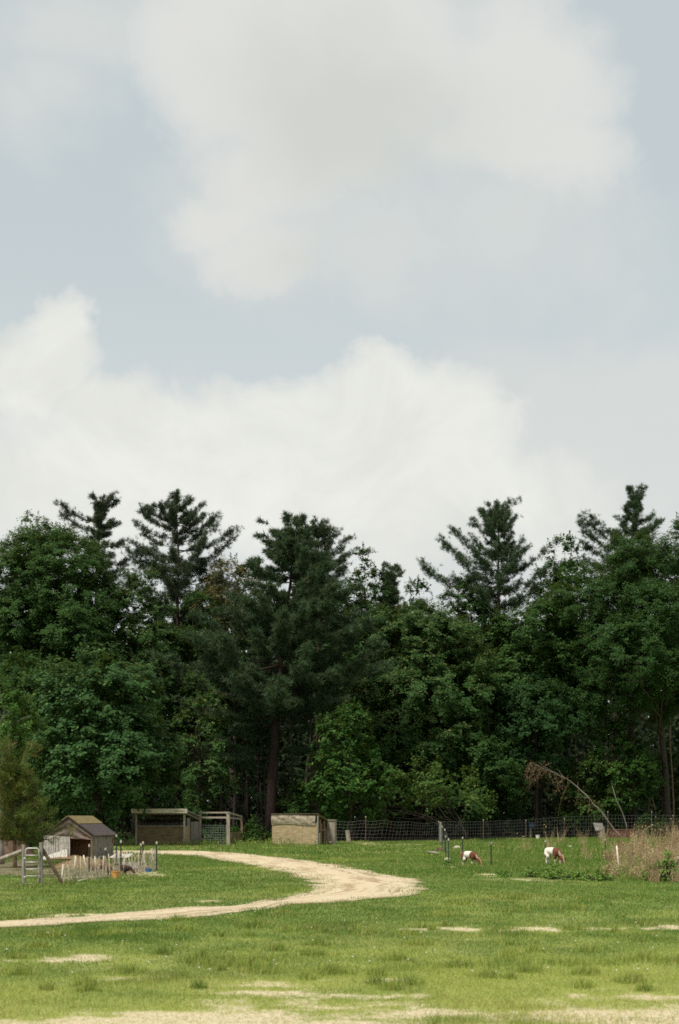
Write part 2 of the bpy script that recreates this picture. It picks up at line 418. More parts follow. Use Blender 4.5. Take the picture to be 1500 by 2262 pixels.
# ------------------------------------------------------------------ ground
ROAD_OUT = [(-700, 2096), (-300, 2066), (0, 2050), (160, 2041), (330, 2031), (480, 2022), (560, 2011), (620, 2003), (720, 1995),
            (830, 1987), (905, 1978), (944, 1966), (946, 1956), (915, 1945), (850, 1935), (790, 1921), (700, 1905), (600, 1892), (500, 1883), (420, 1879.5), (350, 1879), (250, 1879), (120, 1879)]
ROAD_IN = [(-700, 2066), (-300, 2048), (0, 2035), (160, 2025), (330, 2010), (450, 2003), (540, 1996), (590, 1989), (640, 1979),
           (668, 1972), (690, 1966), (698, 1960), (692, 1952), (665, 1942), (635, 1934), (600, 1925), (550, 1914), (500, 1905), (450, 1896), (400, 1890.5), (350, 1888.5), (250, 1887), (120, 1886.5)]
def road_curve(lst, n=420):
    P = np.array([gp(*p) for p in lst])
    t = np.arange(len(P)); tt = np.linspace(0, len(P) - 1, n)
    out = np.empty((n, 2))
    for k in range(2):   # catmull-rom
        i = np.clip(np.floor(tt).astype(int), 0, len(P) - 2); f = tt - i
        p0 = P[np.clip(i - 1, 0, None), k]; p1 = P[i, k]; p2 = P[i + 1, k]; p3 = P[np.clip(i + 2, None, len(P) - 1), k]
        out[:, k] = 0.5 * (2 * p1 + (p2 - p0) * f + (2 * p0 - 5 * p1 + 4 * p2 - p3) * f ** 2 + (3 * p1 - p0 - 3 * p2 + p3) * f ** 3)
    return out
RO = road_curve(ROAD_OUT); RI = road_curve(ROAD_IN)
ROADMID = (RO + RI) / 2; ROADHW = np.linalg.norm(RO - RI, axis=1) / 2
def road_dist(x, y):
    """signed distance to the road edge (negative inside)"""
    x = np.asarray(x, float); y = np.asarray(y, float)
    best = np.full(len(x), 1e9)
    for i in range(0, len(ROADMID), 3):
        best = np.minimum(best, np.hypot(x - ROADMID[i, 0], y - ROADMID[i, 1]) - ROADHW[i])
    near = np.where(best < 1.2)[0]
    if len(near):
        P = np.concatenate([RO[::4], RI[::-4]]); Q = np.roll(P, -1, 0)
        X = x[near]; Y = y[near]; d = np.full(len(near), 1e9); ins = np.zeros(len(near), bool)
        for (ax, ay), (bx, by) in zip(P, Q):
            ex, ey = bx - ax, by - ay
            t = np.clip(((X - ax) * ex + (Y - ay) * ey) / (ex * ex + ey * ey + 1e-12), 0, 1)
            d = np.minimum(d, np.hypot(X - ax - ex * t, Y - ay - ey * t))
            c = (ay > Y) != (by > Y)
            ins ^= c & (X < (bx - ax) * (Y - ay) / ((by - ay) if by != ay else 1e-12) + ax)
        best[near] = np.where(ins, -d, d)
    return best
def pxpy(x, y):
    yy_ = np.maximum(y, 2.0)
    return 750 + F * x / yy_, HZ + F * EYE / yy_
def ell(px, py, cx, cyy, rx, ry):
    return 1 - np.sqrt(((px - cx) / rx) ** 2 + ((py - cyy) / ry) ** 2)
def bare(x, y):
    """0 = turf, 1 = bare sandy ground"""
    px, py = pxpy(x, y)
    n = fbm(x * 0.7, y * 0.55, 21, 5) - 0.5
    nf = fbm(x * 3.1, y * 2.2, 33, 4) - 0.5
    ns = fbm(x * 1.1, y * 2.6, 41, 4) - 0.5
    b = sstep(2130, 2262, py) * 0.95 - 0.40 + 0.30 * sstep(2230, 2275, py)
    for e in [(150, 2112, 120, 13, .6), (60, 2200, 260, 22, .35), (980, 2047, 130, 5, .5), (1330, 2051, 270, 8, .62), (1120, 2050, 180, 6, .55), (870, 2046, 100, 6, .45), (1480, 2046, 90, 8, .6),
              (1260, 2038, 80, 5, .4), (560, 2180, 280, 35, .35), (900, 2200, 300, 10, .45), (1250, 2192, 160, 14, .3), (870, 2165, 80, 8, .4),
              (1180, 1946, 170, 6, .5), (1080, 1937, 40, 8, .5), (470, 1992, 60, 5, .4), (180, 2022, 90, 6, .45), (-10, 2115, 70, 9, .5),
              (330, 1937, 50, 8, .7), (820, 1864, 60, 4, .6), (905, 1866, 60, 3, .5), (1000, 1870, 40, 4, .5), (330, 2160, 150, 12, .25), (640, 2228, 200, 14, .45),
              (30, 1918, 90, 22, 1.1), (180, 1928, 130, 22, 1.0), (280, 1926, 90, 16, .9)]:
        b = np.maximum(b, np.clip(ell(px, py, *e[:4]) * 1.6, -0.6, 1) * e[4] * np.clip(1 + 3.2 * nf + 1.5 * ns, .1, 1.5))
    b = b + 1.25 * n * sstep(1930, 2040, py) + 0.75 * nf + 0.25 * n + 1.3 * ns * sstep(2120, 2190, py)
    return sstep(0.0, 0.95, b) * .9
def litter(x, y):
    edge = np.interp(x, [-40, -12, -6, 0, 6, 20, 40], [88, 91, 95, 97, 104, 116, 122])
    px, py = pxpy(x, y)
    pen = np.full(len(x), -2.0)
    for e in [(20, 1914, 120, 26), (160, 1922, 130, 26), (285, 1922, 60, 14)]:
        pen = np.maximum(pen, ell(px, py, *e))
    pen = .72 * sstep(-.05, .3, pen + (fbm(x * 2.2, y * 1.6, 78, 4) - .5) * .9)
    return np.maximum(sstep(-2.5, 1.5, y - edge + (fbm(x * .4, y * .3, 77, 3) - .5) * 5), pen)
def lush(x, y):
    """1 = cool dark green, 0 = dry yellow-green"""
    px, py = pxpy(x, y)
    n = fbm(x * 0.32, y * 0.22, 51, 4) - 0.5
    n2 = fbm(x * 1.6, y * 1.1, 57, 3) - 0.5
    b = 1.08 - 0.80 * sstep(2025, 2150, py) + 1.9 * n + 1.0 * n2
    b = b + 0.25 * sstep(1000, 1080, px) * sstep(1940, 1925, py)
    return np.clip(b, 0, 1)

def build_ground():
    rows = np.concatenate([np.linspace(-40, 10, 26), 10.5 * (130 / 10.5) ** np.linspace(0, 1, 520), np.array([140, 160, 200, 300, 500, 900, 1600, 2800])])
    s_in = np.linspace(-0.32, 0.32, 330)
    s_out = 0.32 * (3.5 / 0.32) ** np.linspace(0, 1, 26)[1:]
    s = np.concatenate([-s_out[::-1], s_in, s_out])
    wd = np.maximum(np.abs(rows), 9.0)
    X = s[None, :] * wd[:, None]; Y = np.repeat(rows[:, None], len(s), 1)
    x = X.ravel(); y = Y.ravel()
    z = gh(x, y)
    b = bare(x, y); l = litter(x, y); g = lush(x, y)
    z = z * sstep(400, 200, np.abs(y))
    nr, nc = X.shape
    a = (np.arange(nr - 1)[:, None] * nc + np.arange(nc - 1)[None, :]).ravel()
    q = np.stack([a, a + 1, a + nc + 1, a + nc], 1)
    m, t, out = new_mat('meadow_ground')
    at = t.node('ShaderNodeAttribute', attribute_name="tint")
    sp = t.node('ShaderNodeSeparateColor'); t.put(sp.inputs[0], at.outputs['Color'])
    co = t.node('ShaderNodeTexCoord').outputs['Object']
    nA = t.noise(co, 3.0, 8, 0.7); nB = t.noise(co, 22.0, 6, 0.7); nC = t.noise(co, 0.9, 5, 0.6)
    g1_ = t.mix(t.ramp(nB, .3, .7), (0.2006, 0.2419, 0.0515), (0.3699, 0.3871, 0.1064))
    g2_ = t.mix(t.ramp(nB, .3, .7), (0.0941, 0.1512, 0.0314), (0.2006, 0.2480, 0.0616))
    grass = t.mix(sp.outputs[2], g1_, g2_)
    grass = t.mix(t.ramp(nA, .56, .74, lo=0, hi=.55), grass, (0.3876, 0.3192, 0.1456))
    dirt = t.mix(t.ramp(nB, .3, .7), (0.4560, 0.3696, 0.2296), (0.7296, 0.6160, 0.4368))
    dirt = t.mix(t.ramp(nC, .55, .75, lo=0, hi=.6), dirt, (0.5016, 0.3696, 0.2240))
    nD = t.noise(co, 6.5, 6, .7)
    bm = t.ramp(t.m('MULTIPLY_ADD', t.m('SUBTRACT', nB, .5), 1.3, t.m('MULTIPLY_ADD', t.m('SUBTRACT', nD, .5), 1.9, sp.outputs[0])), .15, 1.1)
    c = t.mix(bm, grass, dirt)
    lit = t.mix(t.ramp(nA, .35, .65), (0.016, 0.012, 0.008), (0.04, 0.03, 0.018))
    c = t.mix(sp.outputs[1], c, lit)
    p = t.node('ShaderNodeBsdfPrincipled'); t.put(p.inputs['Base Color'], c); p.inputs['Roughness'].default_value = 0.95
    p.inputs['Specular IOR Level'].default_value = 0.1
    bp = t.node('ShaderNodeBump'); bp.inputs['Strength'].default_value = 0.6; bp.inputs['Distance'].default_value = 0.04
    t.put(bp.inputs['Height'], t.m('ADD', nB, t.noise(co, 60, 4, .7))); t.l.new(bp.outputs[0], p.inputs['Normal'])
    t.l.new(p.outputs[0], out.inputs[0])
    o = mesh_np('ground', np.stack([x, y, z], 1), q, m, tint=np.stack([b, l, g], 1), smooth=True)
    o['kind'] = 'structure'
build_ground()

def build_road():
    n = len(RO); k = 26
    tt = np.linspace(0, 1, k)
    d = RO - RI; wdt = np.linalg.norm(d, axis=1)
    s_arc = np.concatenate([[0], np.cumsum(np.linalg.norm(np.diff(ROADMID, axis=0), axis=1))])
    ja = (fbm(s_arc * .9, s_arc * 0 + 1, 3, 4) - .5) * 1.1; jb = (fbm(s_arc * .9, s_arc * 0 + 9, 4, 4) - .5) * 1.1
    A = RI - d / wdt[:, None] * ja[:, None]; B = RO + d / wdt[:, None] * jb[:, None]
    P = A[:, None, :] * (1 - tt)[None, :, None] + B[:, None, :] * tt[None, :, None]
    x = P[..., 0].ravel(); y = P[..., 1].ravel()
    cross = np.abs(np.tile(tt, n) - .5) * 2
    z = gh(x, y) + 0.03 * (1 - cross ** 2) + 0.008 - 0.03 * np.exp(-((cross - .5) / .16) ** 2) * 0.6
    tint = np.stack([cross, np.tile(tt, n), np.repeat(s_arc / 100, k)], 1)
    a = (np.arange(n - 1)[:, None] * k + np.arange(k - 1)[None, :]).ravel()
    q = np.stack([a, a + k, a + k + 1, a + 1], 1)
    m, t, out = new_mat('gravel_track')
    co = t.node('ShaderNodeTexCoord').outputs['Object']
    at = t.node('ShaderNodeAttribute', attribute_name="tint")
    sp = t.node('ShaderNodeSeparateColor'); t.put(sp.inputs[0], at.outputs['Color'])
    nA = t.noise(co, 1.3, 6, .65); nB = t.noise(co, 18, 6, .7)
    # wheel ruts follow the track
    cb = t.node('ShaderNodeCombineXYZ'); t.put(cb.inputs[0], t.m('MULTIPLY', sp.outputs[1], 9.0)); t.put(cb.inputs[1], t.m('MULTIPLY', sp.outputs[2], 26.0))
    rut = t.noise(cb.outputs[0], 1.0, 5, .6)
    c = t.mix(t.ramp(nB, .3, .7), (0.3960, 0.3217, 0.2128), (0.6000, 0.5031, 0.3472))
    c = t.mix(t.ramp(rut, .46, .66, lo=0, hi=.75), c, (0.2400, 0.1580, 0.0840))
    c = t.mix(t.ramp(nA, .55, .72, lo=0, hi=.5), c, (0.5280, 0.4212, 0.2688))
    ed = t.ramp(t.m('MULTIPLY_ADD', t.m('SUBTRACT', nB, .5), 1.2, sp.outputs[0]), .86, 1.14)
    c = t.mix(ed, c, (0.11, 0.125, 0.036))
    p = t.node('ShaderNodeBsdfPrincipled'); t.put(p.inputs['Base Color'], c); p.inputs['Roughness'].default_value = .95
    p.inputs['Specular IOR Level'].default_value = .1
    bp = t.node('ShaderNodeBump'); bp.inputs['Strength'].default_value = .6; bp.inputs['Distance'].default_value = .03
    t.put(bp.inputs['Height'], t.m('ADD', nB, rut)); t.l.new(bp.outputs[0], p.inputs['Normal'])
    t.l.new(p.outputs[0], out.inputs[0])
    o = mesh_np('dirt_track', np.stack([x, y, z], 1), q, m, tint=tint, smooth=True)
    o['kind'] = 'structure'
build_road()

# ------------------------------------------------------------------ blades
def blades(rng, x, y, z, h, wd, lean=0.45, three=False):
    n = len(x)
    an = rng.uniform(0, 2 * np.pi, n); la = rng.uniform(0, 2 * np.pi, n); ll = rng.uniform(0.1, 1, n) * lean * h
    sx_ = np.cos(an) * wd / 2; sy_ = np.sin(an) * wd / 2
    b0 = np.stack([x - sx_, y - sy_, z], 1); b1 = np.stack([x + sx_, y + sy_, z], 1)
    tp = np.stack([x + np.cos(la) * ll, y + np.sin(la) * ll, z + h], 1)
    V = np.stack([b0, b1, tp], 1).reshape(-1, 3)
    Fc = np.arange(3 * n).reshape(-1, 3)
    return V, Fc
def build_grass():
    rng = np.random.default_rng(11)
    Vs = []; Ts = []
    for (y0, y1, dens, h0, h1, wd, jit) in [(10.5, 16, 3300, .018, .055, .0055, 0), (16, 24, 1900, .02, .06, .008, 0), (24, 38, 750, .025, .07, .013, 0),
                                       (38, 62, 330, .03, .085, .022, 0), (62, 112, 85, .04, .12, .045, 0)]:
        hw = 0.2387 * 1.06
        area = hw * (y1 ** 2 - y0 ** 2)
        n = int(area * dens)
        y = np.sqrt(rng.uniform(y0 ** 2, y1 ** 2, n)); x = rng.uniform(-1, 1, n) * hw * y
        # clumping
        keep = rng.uniform(0, 1, n) < 0.25 + 1.1 * fbm(x * 2.3, y * 2.3, 61, 3)
        x = x[keep]; y = y[keep]
        b = bare(x, y); l = litter(x, y)
        rd = road_dist(x, y) + (fbm(x * 2.1, y * 2.1, 13, 3) - .5) * .7
        pr = (1 - b * 0.78) * (1 - l) * np.clip(sstep(-.8, .25, rd + .5 * (fbm(x * 3.3, y * 3.3, 19, 2) - .5)), .012, 1)
        k = rng.uniform(0, 1, len(x)) < pr
        x = x[k]; y = y[k]; b = b[k]
        px, py = pxpy(x, y)
        g = lush(x, y)
        tall = sstep(.55, .85, fbm(x * .8, y * .6, 91, 4))
        pad = sstep(985, 1010, px) * sstep(1938, 1928, py)
        h = rng.uniform(h0, h1, len(x)) * (0.75 + 1.3 * tall + .8 * pad) * (1 - .4 * b)
        V, _ = blades(rng, x, y, gh(x, y) - .004, h, wd * rng.uniform(.7, 1.4, len(x)), .7)
        tr = np.clip(1 - g + rng.normal(0, .22, len(x)), 0, 1)
        wr_ = sstep(.5, .75, fbm(x * .55, y * .4, 131, 4))
        tg = np.clip((rng.uniform(0, 1, len(x)) < .06 + .14 * (1 - g) + .35 * b + .28 * wr_) * rng.uniform(.3, 1, len(x)), 0, 1)
        Vs.append(V); Ts.append(np.repeat(np.stack([tr, tg], 1), 3, 0))
    V = np.concatenate(Vs); T = np.concatenate(Ts)
    o = mesh_np('grass', V, np.arange(len(V)).reshape(-1, 3), M['grass'], tint=T)
    o['kind'] = 'stuff'; o['label'] = 'short patchy meadow grass on both sides of the sandy track'
    # taller tufts standing in the turf
    Vs = []; Ts = []
    spots = [(480, 2128, 70), (540, 2132, 60), (575, 2118, 40), (430, 2122, 60), (870, 2118, 30), (1285, 2150, 40), (1300, 2100, 40), (1430, 2118, 60), (1010, 2132, 40), (700, 2085, 40),
             (690, 2105, 40), (1080, 2155, 40), (830, 2172, 30), (560, 2040, 60), (400, 2052, 50), (250, 2062, 60), (1180, 2098, 40), (900, 2060, 40), (120, 2066, 60), (40, 2150, 50), (280, 2145, 50), (1390, 2170, 40), (740, 2150, 50), (1120, 2012, 50), (1020, 1998, 40), (1130, 1987, 25), (970, 2020, 50)]
    for i in range(60):
        spots.append((rng.uniform(-20, 1520), rng.uniform(2005, 2190), rng.uniform(15, 45)))
    for (px, py, r) in spots:
        n = int(r * 6)
        q = rng.normal(0, .45, (n, 2))
        x0, y0 = gp(px, py)
        if float(bare(np.array([x0]), np.array([y0]))[0]) > .6 or float(road_dist(np.array([x0]), np.array([y0]))[0]) < .15: continue
        rr = r / F * y0
        x = x0 + q[:, 0] * rr; y = y0 + q[:, 1] * rr * 1.2
        h = rng.uniform(.04, .13, n) * np.exp(-(q ** 2).sum(1) * .8) + .02
        k = road_dist(x, y) > .05; x = x[k]; y = y[k]; h = h[k]
        V, _ = blades(rng, x, y, gh(x, y) - .004, h, .010 * y0 / 16, .6)
        tr = np.clip(rng.normal(.62, .2) + rng.normal(0, .2, len(x)), 0, 1)
        tg = (rng.uniform(0, 1, len(x)) < .18) * .7
        Vs.append(V); Ts.append(np.repeat(np.stack([tr, tg], 1), 3, 0))
    V = np.concatenate(Vs); T = np.concatenate(Ts)
    o = mesh_np('tall_grass', V, np.arange(len(V)).reshape(-1, 3), M['grass'], tint=T)
    o['kind'] = 'stuff'; o['label'] = 'taller tufts of olive grass scattered through the meadow'
    # dandelions and clover heads
    Vs = []; Fs = []; Ts = []; n0 = 0
    def head(x, y, z, r, tg):
        nonlocal n0
        a = rng.uniform(0, 6.28) + np.arange(6) * np.pi / 3
        V = np.concatenate([np.stack([x + r * np.cos(a), y + r * np.sin(a), np.full(6, z)], 1), [[x, y, z + r * .6], [x, y, z - r * .5]]])
        Fs.append(np.array([(i, (i + 1) % 6, 6) for i in range(6)] + [((i + 1) % 6, i, 7) for i in range(6)]) + n0)
        Vs.append(V); Ts.append(np.tile([[rng.uniform(), tg]], (8, 1))); n0 += 8
    for i in range(90):
        px, py = rng.normal(1250, 110), rng.uniform(1972, 2000)
        x, y = gp(px, py); head(x, y, g1(x, y) + rng.uniform(.05, .11), .014, 0)
    for i in range(60):
        px, py = rng.uniform(0, 1500), rng.uniform(1985, 2160)
        x, y = gp(px, py)
        if float(road_dist(np.array([x]), np.array([y]))[0]) < .2: continue
        head(x, y, g1(x, y) + rng.uniform(.05, .1), .016, 1)
    o = mesh_np('wildflowers', np.concatenate(Vs), np.concatenate(Fs), M['flower'], tint=np.concatenate(Ts))
    o['kind'] = 'stuff'; o['label'] = 'tiny yellow and white flower heads dotted over the grass'
build_grass()

# ------------------------------------------------------------------ trees
def norm(a): return a / (np.linalg.norm(a, axis=-1, keepdims=True) + 1e-9)
def leaves(rng, C, N, size, asp=.55, droop=.25):
    """diamond leaves at C facing N"""
    n = len(C)
    N = norm(N)
    d = rng.normal(0, 1, (n, 3)); d[:, 2] -= droop * 2
    d = norm(d - (d * N).sum(1, keepdims=True) * N)
    s = np.cross(N, d)
    L = (size * rng.uniform(.65, 1.35, n))[:, None]
    b = C - d * L * .5; tp = C + d * L * .5
    mid = C + N * L * .10
    V = np.stack([b, mid + s * L * asp * .5 - N * L * .16, tp, mid - s * L * asp * .5 - N * L * .16], 1).reshape(-1, 3)
    return V
def crown_clumps(rng, n, zb, zt, R, shape, lobe, seed):
    t = rng.beta(1.15, 1.1, n)
    ph = rng.uniform(0, 2 * np.pi, n)
    if shape == 'round': pr = np.sqrt(np.clip(1 - (2 * t - 0.9) ** 2 / 1.25, .02, 1))
    elif shape == 'dome': pr = np.clip(1 - t ** 2.4, .03, 1) ** .62 * (0.75 + .25 * np.clip(t / .2, 0, 1))
    elif shape == 'cone': pr = np.clip(1 - t, .03, 1) ** .7 * (.6 + .4 * np.clip(t / .25, 0, 1))
    elif shape == 'flat': pr = np.sqrt(np.clip(1 - t ** 3, .02, 1))
    else: pr = np.clip(np.sin(np.pi * np.clip(t * .92 + .06, 0, 1)), .03, 1) ** .7
    lob = 1 + lobe * (2 * vn(ph * 1.3 + 50, t * 3.2 + 7, seed) - 1) * 1.0 + lobe * .5 * (2 * vn(ph * 3 + 20, t * 7, seed + 5) - 1)
    rr = R * pr * lob
    fr = np.where(rng.uniform(0, 1, n) < .72, rng.uniform(.80, 1.0, n), rng.uniform(.3, .8, n))
    C = np.stack([np.cos(ph) * rr * fr, np.sin(ph) * rr * fr, zb + (zt - zb) * t], 1)
    return C, t
def limb(mb, rng, a, b, r0, r1, n=6, wob=.08, k=5, sag=0):
    a = np.array(a, float); b = np.array(b, float)
    t = np.linspace(0, 1, n)[:, None]
    L = np.linalg.norm(b - a)
    P = a + (b - a) * t + rng.normal(0, wob * L / n * 1.4, (n, 3)) * np.sin(np.pi * t)
    P[:, 2] += sag * L * np.sin(np.pi * t[:, 0])
    mb.tube(P, np.linspace(r0, r1, n), k)
    return P
def tree_label(root, o): pass
def broadleaf(name, label, cat, px, Y, top, bot, hw, mat='maple', seed=1, shape='round', lobe=.28, leaf=.18, dens=1.0, clump=1.0, bark='bark',
              tip=.12, trunk_px=None, lean=0.0, trunk=True, visible_limbs=8, base_r=None, group=None, bright=0.0, flat=.62, shoots=1.0, fill=1.0, front_limbs=0):
    rng = np.random.default_rng(seed)
    X = X_at(px, Y); Xt = X if trunk_px is None else X_at(trunk_px, Y)
    zt = Z_at(top, Y); zb = Z_at(bot, Y); R = hw / F * Y
    z0 = g1(Xt, Y)
    if Y > 70: bright = bright + rng.normal(0, .13); leaf = leaf * rng.uniform(.85, 1.22)
    root = thing(name, label, cat, (Xt, Y, z0), group=group)
    off = np.array([X - Xt, 0, -z0])
    H = zt - zb
    off[2] = -z0
    axis = np.array([0, 0, zb + .45 * H]) + off
    # boughs: large leafy lobes round the crown, each built of many small sprays
    K = int(np.clip(9 + R * H * .32, 9, 34))
    cand, tc_ = crown_clumps(rng, K * 14, zb + .10 * H, zt - .06 * H, R, shape, lobe, seed)
    cand[:, :2] *= .72
    chosen = [int(np.argmax(cand[:, 2]))]
    dm = np.linalg.norm(cand - cand[chosen[0]], axis=1)
    for _ in range(K - 1):
        j = int(np.argmax(dm * rng.uniform(.6, 1, len(dm)))); chosen.append(j)
        dm = np.minimum(dm, np.linalg.norm(cand - cand[j], axis=1))
    LC = cand[chosen] + off
    meanR = min(R, H * .5)
    LR = np.clip(meanR * rng.uniform(.30, .52, K), .12, 3.2)
    LR[0] = min(LR[0], meanR * .34); LC[0, 2] = zt - z0 - LR[0] * .75
    over = LC[:, 2] + LR * .8 - (zt - z0); LC[:, 2] -= np.maximum(over, 0)
    rc0 = clump * np.clip(.07 * R + .30, .16, .80)
    Cl = []; Od = []
    for c, r in zip(LC, LR):
        m_ = int(np.clip(9.5 * (r / rc0) ** 2 * .85, 6, 150))
        dd = norm(rng.normal(0, 1, (m_, 3)))
        o_ = norm((c - axis) * np.array([1, 1, .5]))
        keep = (dd @ o_ * .6 + dd[:, 2] * .6 + rng.uniform(-.55, .75, m_)) > -.12
        dd = dd[keep]
        rj = rng.uniform(.72, 1.12, len(dd))
        Cl.append(c + dd * (r * rj)[:, None] * np.array([1, 1, .78])); Od.append(norm(dd + o_ * .4))
    C = np.concatenate(Cl); OD = np.concatenate(Od); nc = len(C)
    rc = rc0 * rng.uniform(.55, 1.25, nc)
    nl = (dens * 2.7 * rc ** 2 / (leaf ** 2 * .28)).astype(int) + 5
    idx = np.repeat(np.arange(nc), nl); n = len(idx)
    # every spray is a fan of leaves along a few twigs that run outward and droop
    tw = 5
    twd = norm(rng.normal(0, .75, (nc, tw, 3)) + OD[:, None, :] * .9 + np.array([0, 0, .05]))
    wi = rng.integers(0, tw, n)
    al = rng.uniform(-.25, 1.15, n)
    td = twd[idx, wi]
    Pn = C[idx] + td * (al * rc[idx])[:, None] + rng.normal(0, .20, (n, 3)) * rc[idx][:, None] * np.array([1, 1, flat * .8])
    Pn[:, 2] -= .22 * rc[idx] * np.clip(al, 0, 2) ** 2
    N = norm(np.array([0, 0, .80]) + OD[idx] * .65 + rng.normal(0, .30, (n, 3)))
    V = leaves(rng, Pn, N, leaf, droop=.35)
    cb = rng.normal(0, .13, nc)
    tr = np.clip(.42 + bright + cb[idx] + rng.normal(0, .17, n), 0, 1)
    tg = ((al > .75) & (OD[idx][:, 2] > -.1) & (rng.uniform(0, 1, n) < tip * 2.0)) * rng.uniform(.3, 1, n)
    Vs_ = [V]; Ts_ = [np.repeat(np.stack([tr, tg], 1), 4, 0)]
    # shoots standing out of the outline
    ns = int(30 * shoots)
    if ns:
        top_ = np.argsort(-(C[:, 2] + rng.normal(0, .12 * H, nc)))[:ns * 2]
        si = rng.choice(top_, min(ns, len(top_)), replace=False)
        sl_ = rng.uniform(.6, 1.5, len(si)) * rc0 * 1.5; k_ = 22
        f_ = rng.uniform(0, 1, (len(si), k_))
        sd = norm(np.array([0, 0, 1.0]) + OD[si] * .5 + rng.normal(0, .2, (len(si), 3)))
        Ps = (C[si][:, None, :] + sd[:, None, :] * (f_ * sl_[:, None])[..., None] + rng.normal(0, .16, (len(si), k_, 3)) * rc0 * (1.15 - f_)[..., None]).reshape(-1, 3)
        Vs_.append(leaves(rng, Ps, norm(rng.normal(0, .5, Ps.shape) + np.array([0, 0, .8])), leaf * .85, droop=.4))
        m_ = len(Ps)
        Ts_.append(np.repeat(np.stack([np.clip(rng.normal(.5 + bright, .2, m_), 0, 1), (rng.uniform(0, 1, m_) < tip) * .8], 1), 4, 0))
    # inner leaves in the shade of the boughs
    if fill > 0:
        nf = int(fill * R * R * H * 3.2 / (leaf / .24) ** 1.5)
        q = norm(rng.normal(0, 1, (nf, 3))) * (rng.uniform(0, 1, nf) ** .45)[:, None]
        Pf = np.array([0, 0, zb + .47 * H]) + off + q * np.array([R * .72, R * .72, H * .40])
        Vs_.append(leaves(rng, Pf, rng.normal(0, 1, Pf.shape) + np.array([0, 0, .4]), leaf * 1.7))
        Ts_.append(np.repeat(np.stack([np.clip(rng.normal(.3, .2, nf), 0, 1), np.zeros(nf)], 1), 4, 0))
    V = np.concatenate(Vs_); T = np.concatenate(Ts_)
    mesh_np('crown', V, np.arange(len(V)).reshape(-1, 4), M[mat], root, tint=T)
    if trunk:
        mb = MB()
        r0 = base_r or np.clip(.012 * (zt) + .03, .04, .38)
        topz = zb + .72 * H
        k = 9
        tz = np.linspace(-.1, topz - z0, k)
        tp = np.zeros((k, 3)); tp[:, 2] = tz
        f = (tz / max(topz, .1)).clip(0, 1)
        tp[:, 0] = off[0] * f ** 1.3 + lean * np.sin(np.pi * f); tp[:, :2] += rng.normal(0, .015 * topz, (k, 2)) * f[:, None]
        rr = r0 * (1 - .78 * f); rr[0] *= 1.35
        mb.tube(tp, rr, 8)
        pickc = np.concatenate([LC, C[rng.choice(nc, min(nc, visible_limbs), replace=False)]])
        for c in pickc:
            zz = np.clip(c[2] - rng.uniform(.25, .5) * np.hypot(c[0], c[1]) - .3, .15 * topz, topz * .97)
            j = np.interp(zz, tz, np.arange(k)); st = np.array([np.interp(zz, tz, tp[:, a]) for a in range(3)])
            limb(mb, rng, st, c, max(.35 * np.interp(zz, tz, rr), .018), .012, 6, .18, 5, .06)
        if front_limbs:
            fr_ = np.where((C[:, 1] < -.35 * R) & (C[:, 2] > .25 * topz) & (C[:, 2] < .8 * topz))[0]
            for ci in rng.choice(fr_, min(front_limbs, len(fr_)), replace=False):
                c = C[ci] + np.array([0, -.75, -.1])
                zz = np.clip(c[2] - rng.uniform(.3, .7) * np.hypot(c[0] - tp[4, 0], c[1]), .25 * topz, topz * .9)
                st = np.array([np.interp(zz, tz, tp[:, a]) for a in range(3)])
                k2 = st + (c - st) * .6 + np.array([0, -.6, .1])
                limb(mb, rng, st, k2, .11, .06, 6, .15, 5); limb(mb, rng, k2, c, .06, .02, 5, .25, 5)
                limb(mb, rng, k2, c + rng.normal(0, 1.1, 3) * np.array([1, .2, 1]), .045, .015, 5, .25, 4)
        mb.build('trunk', M[bark], root, smooth=True)
    return root

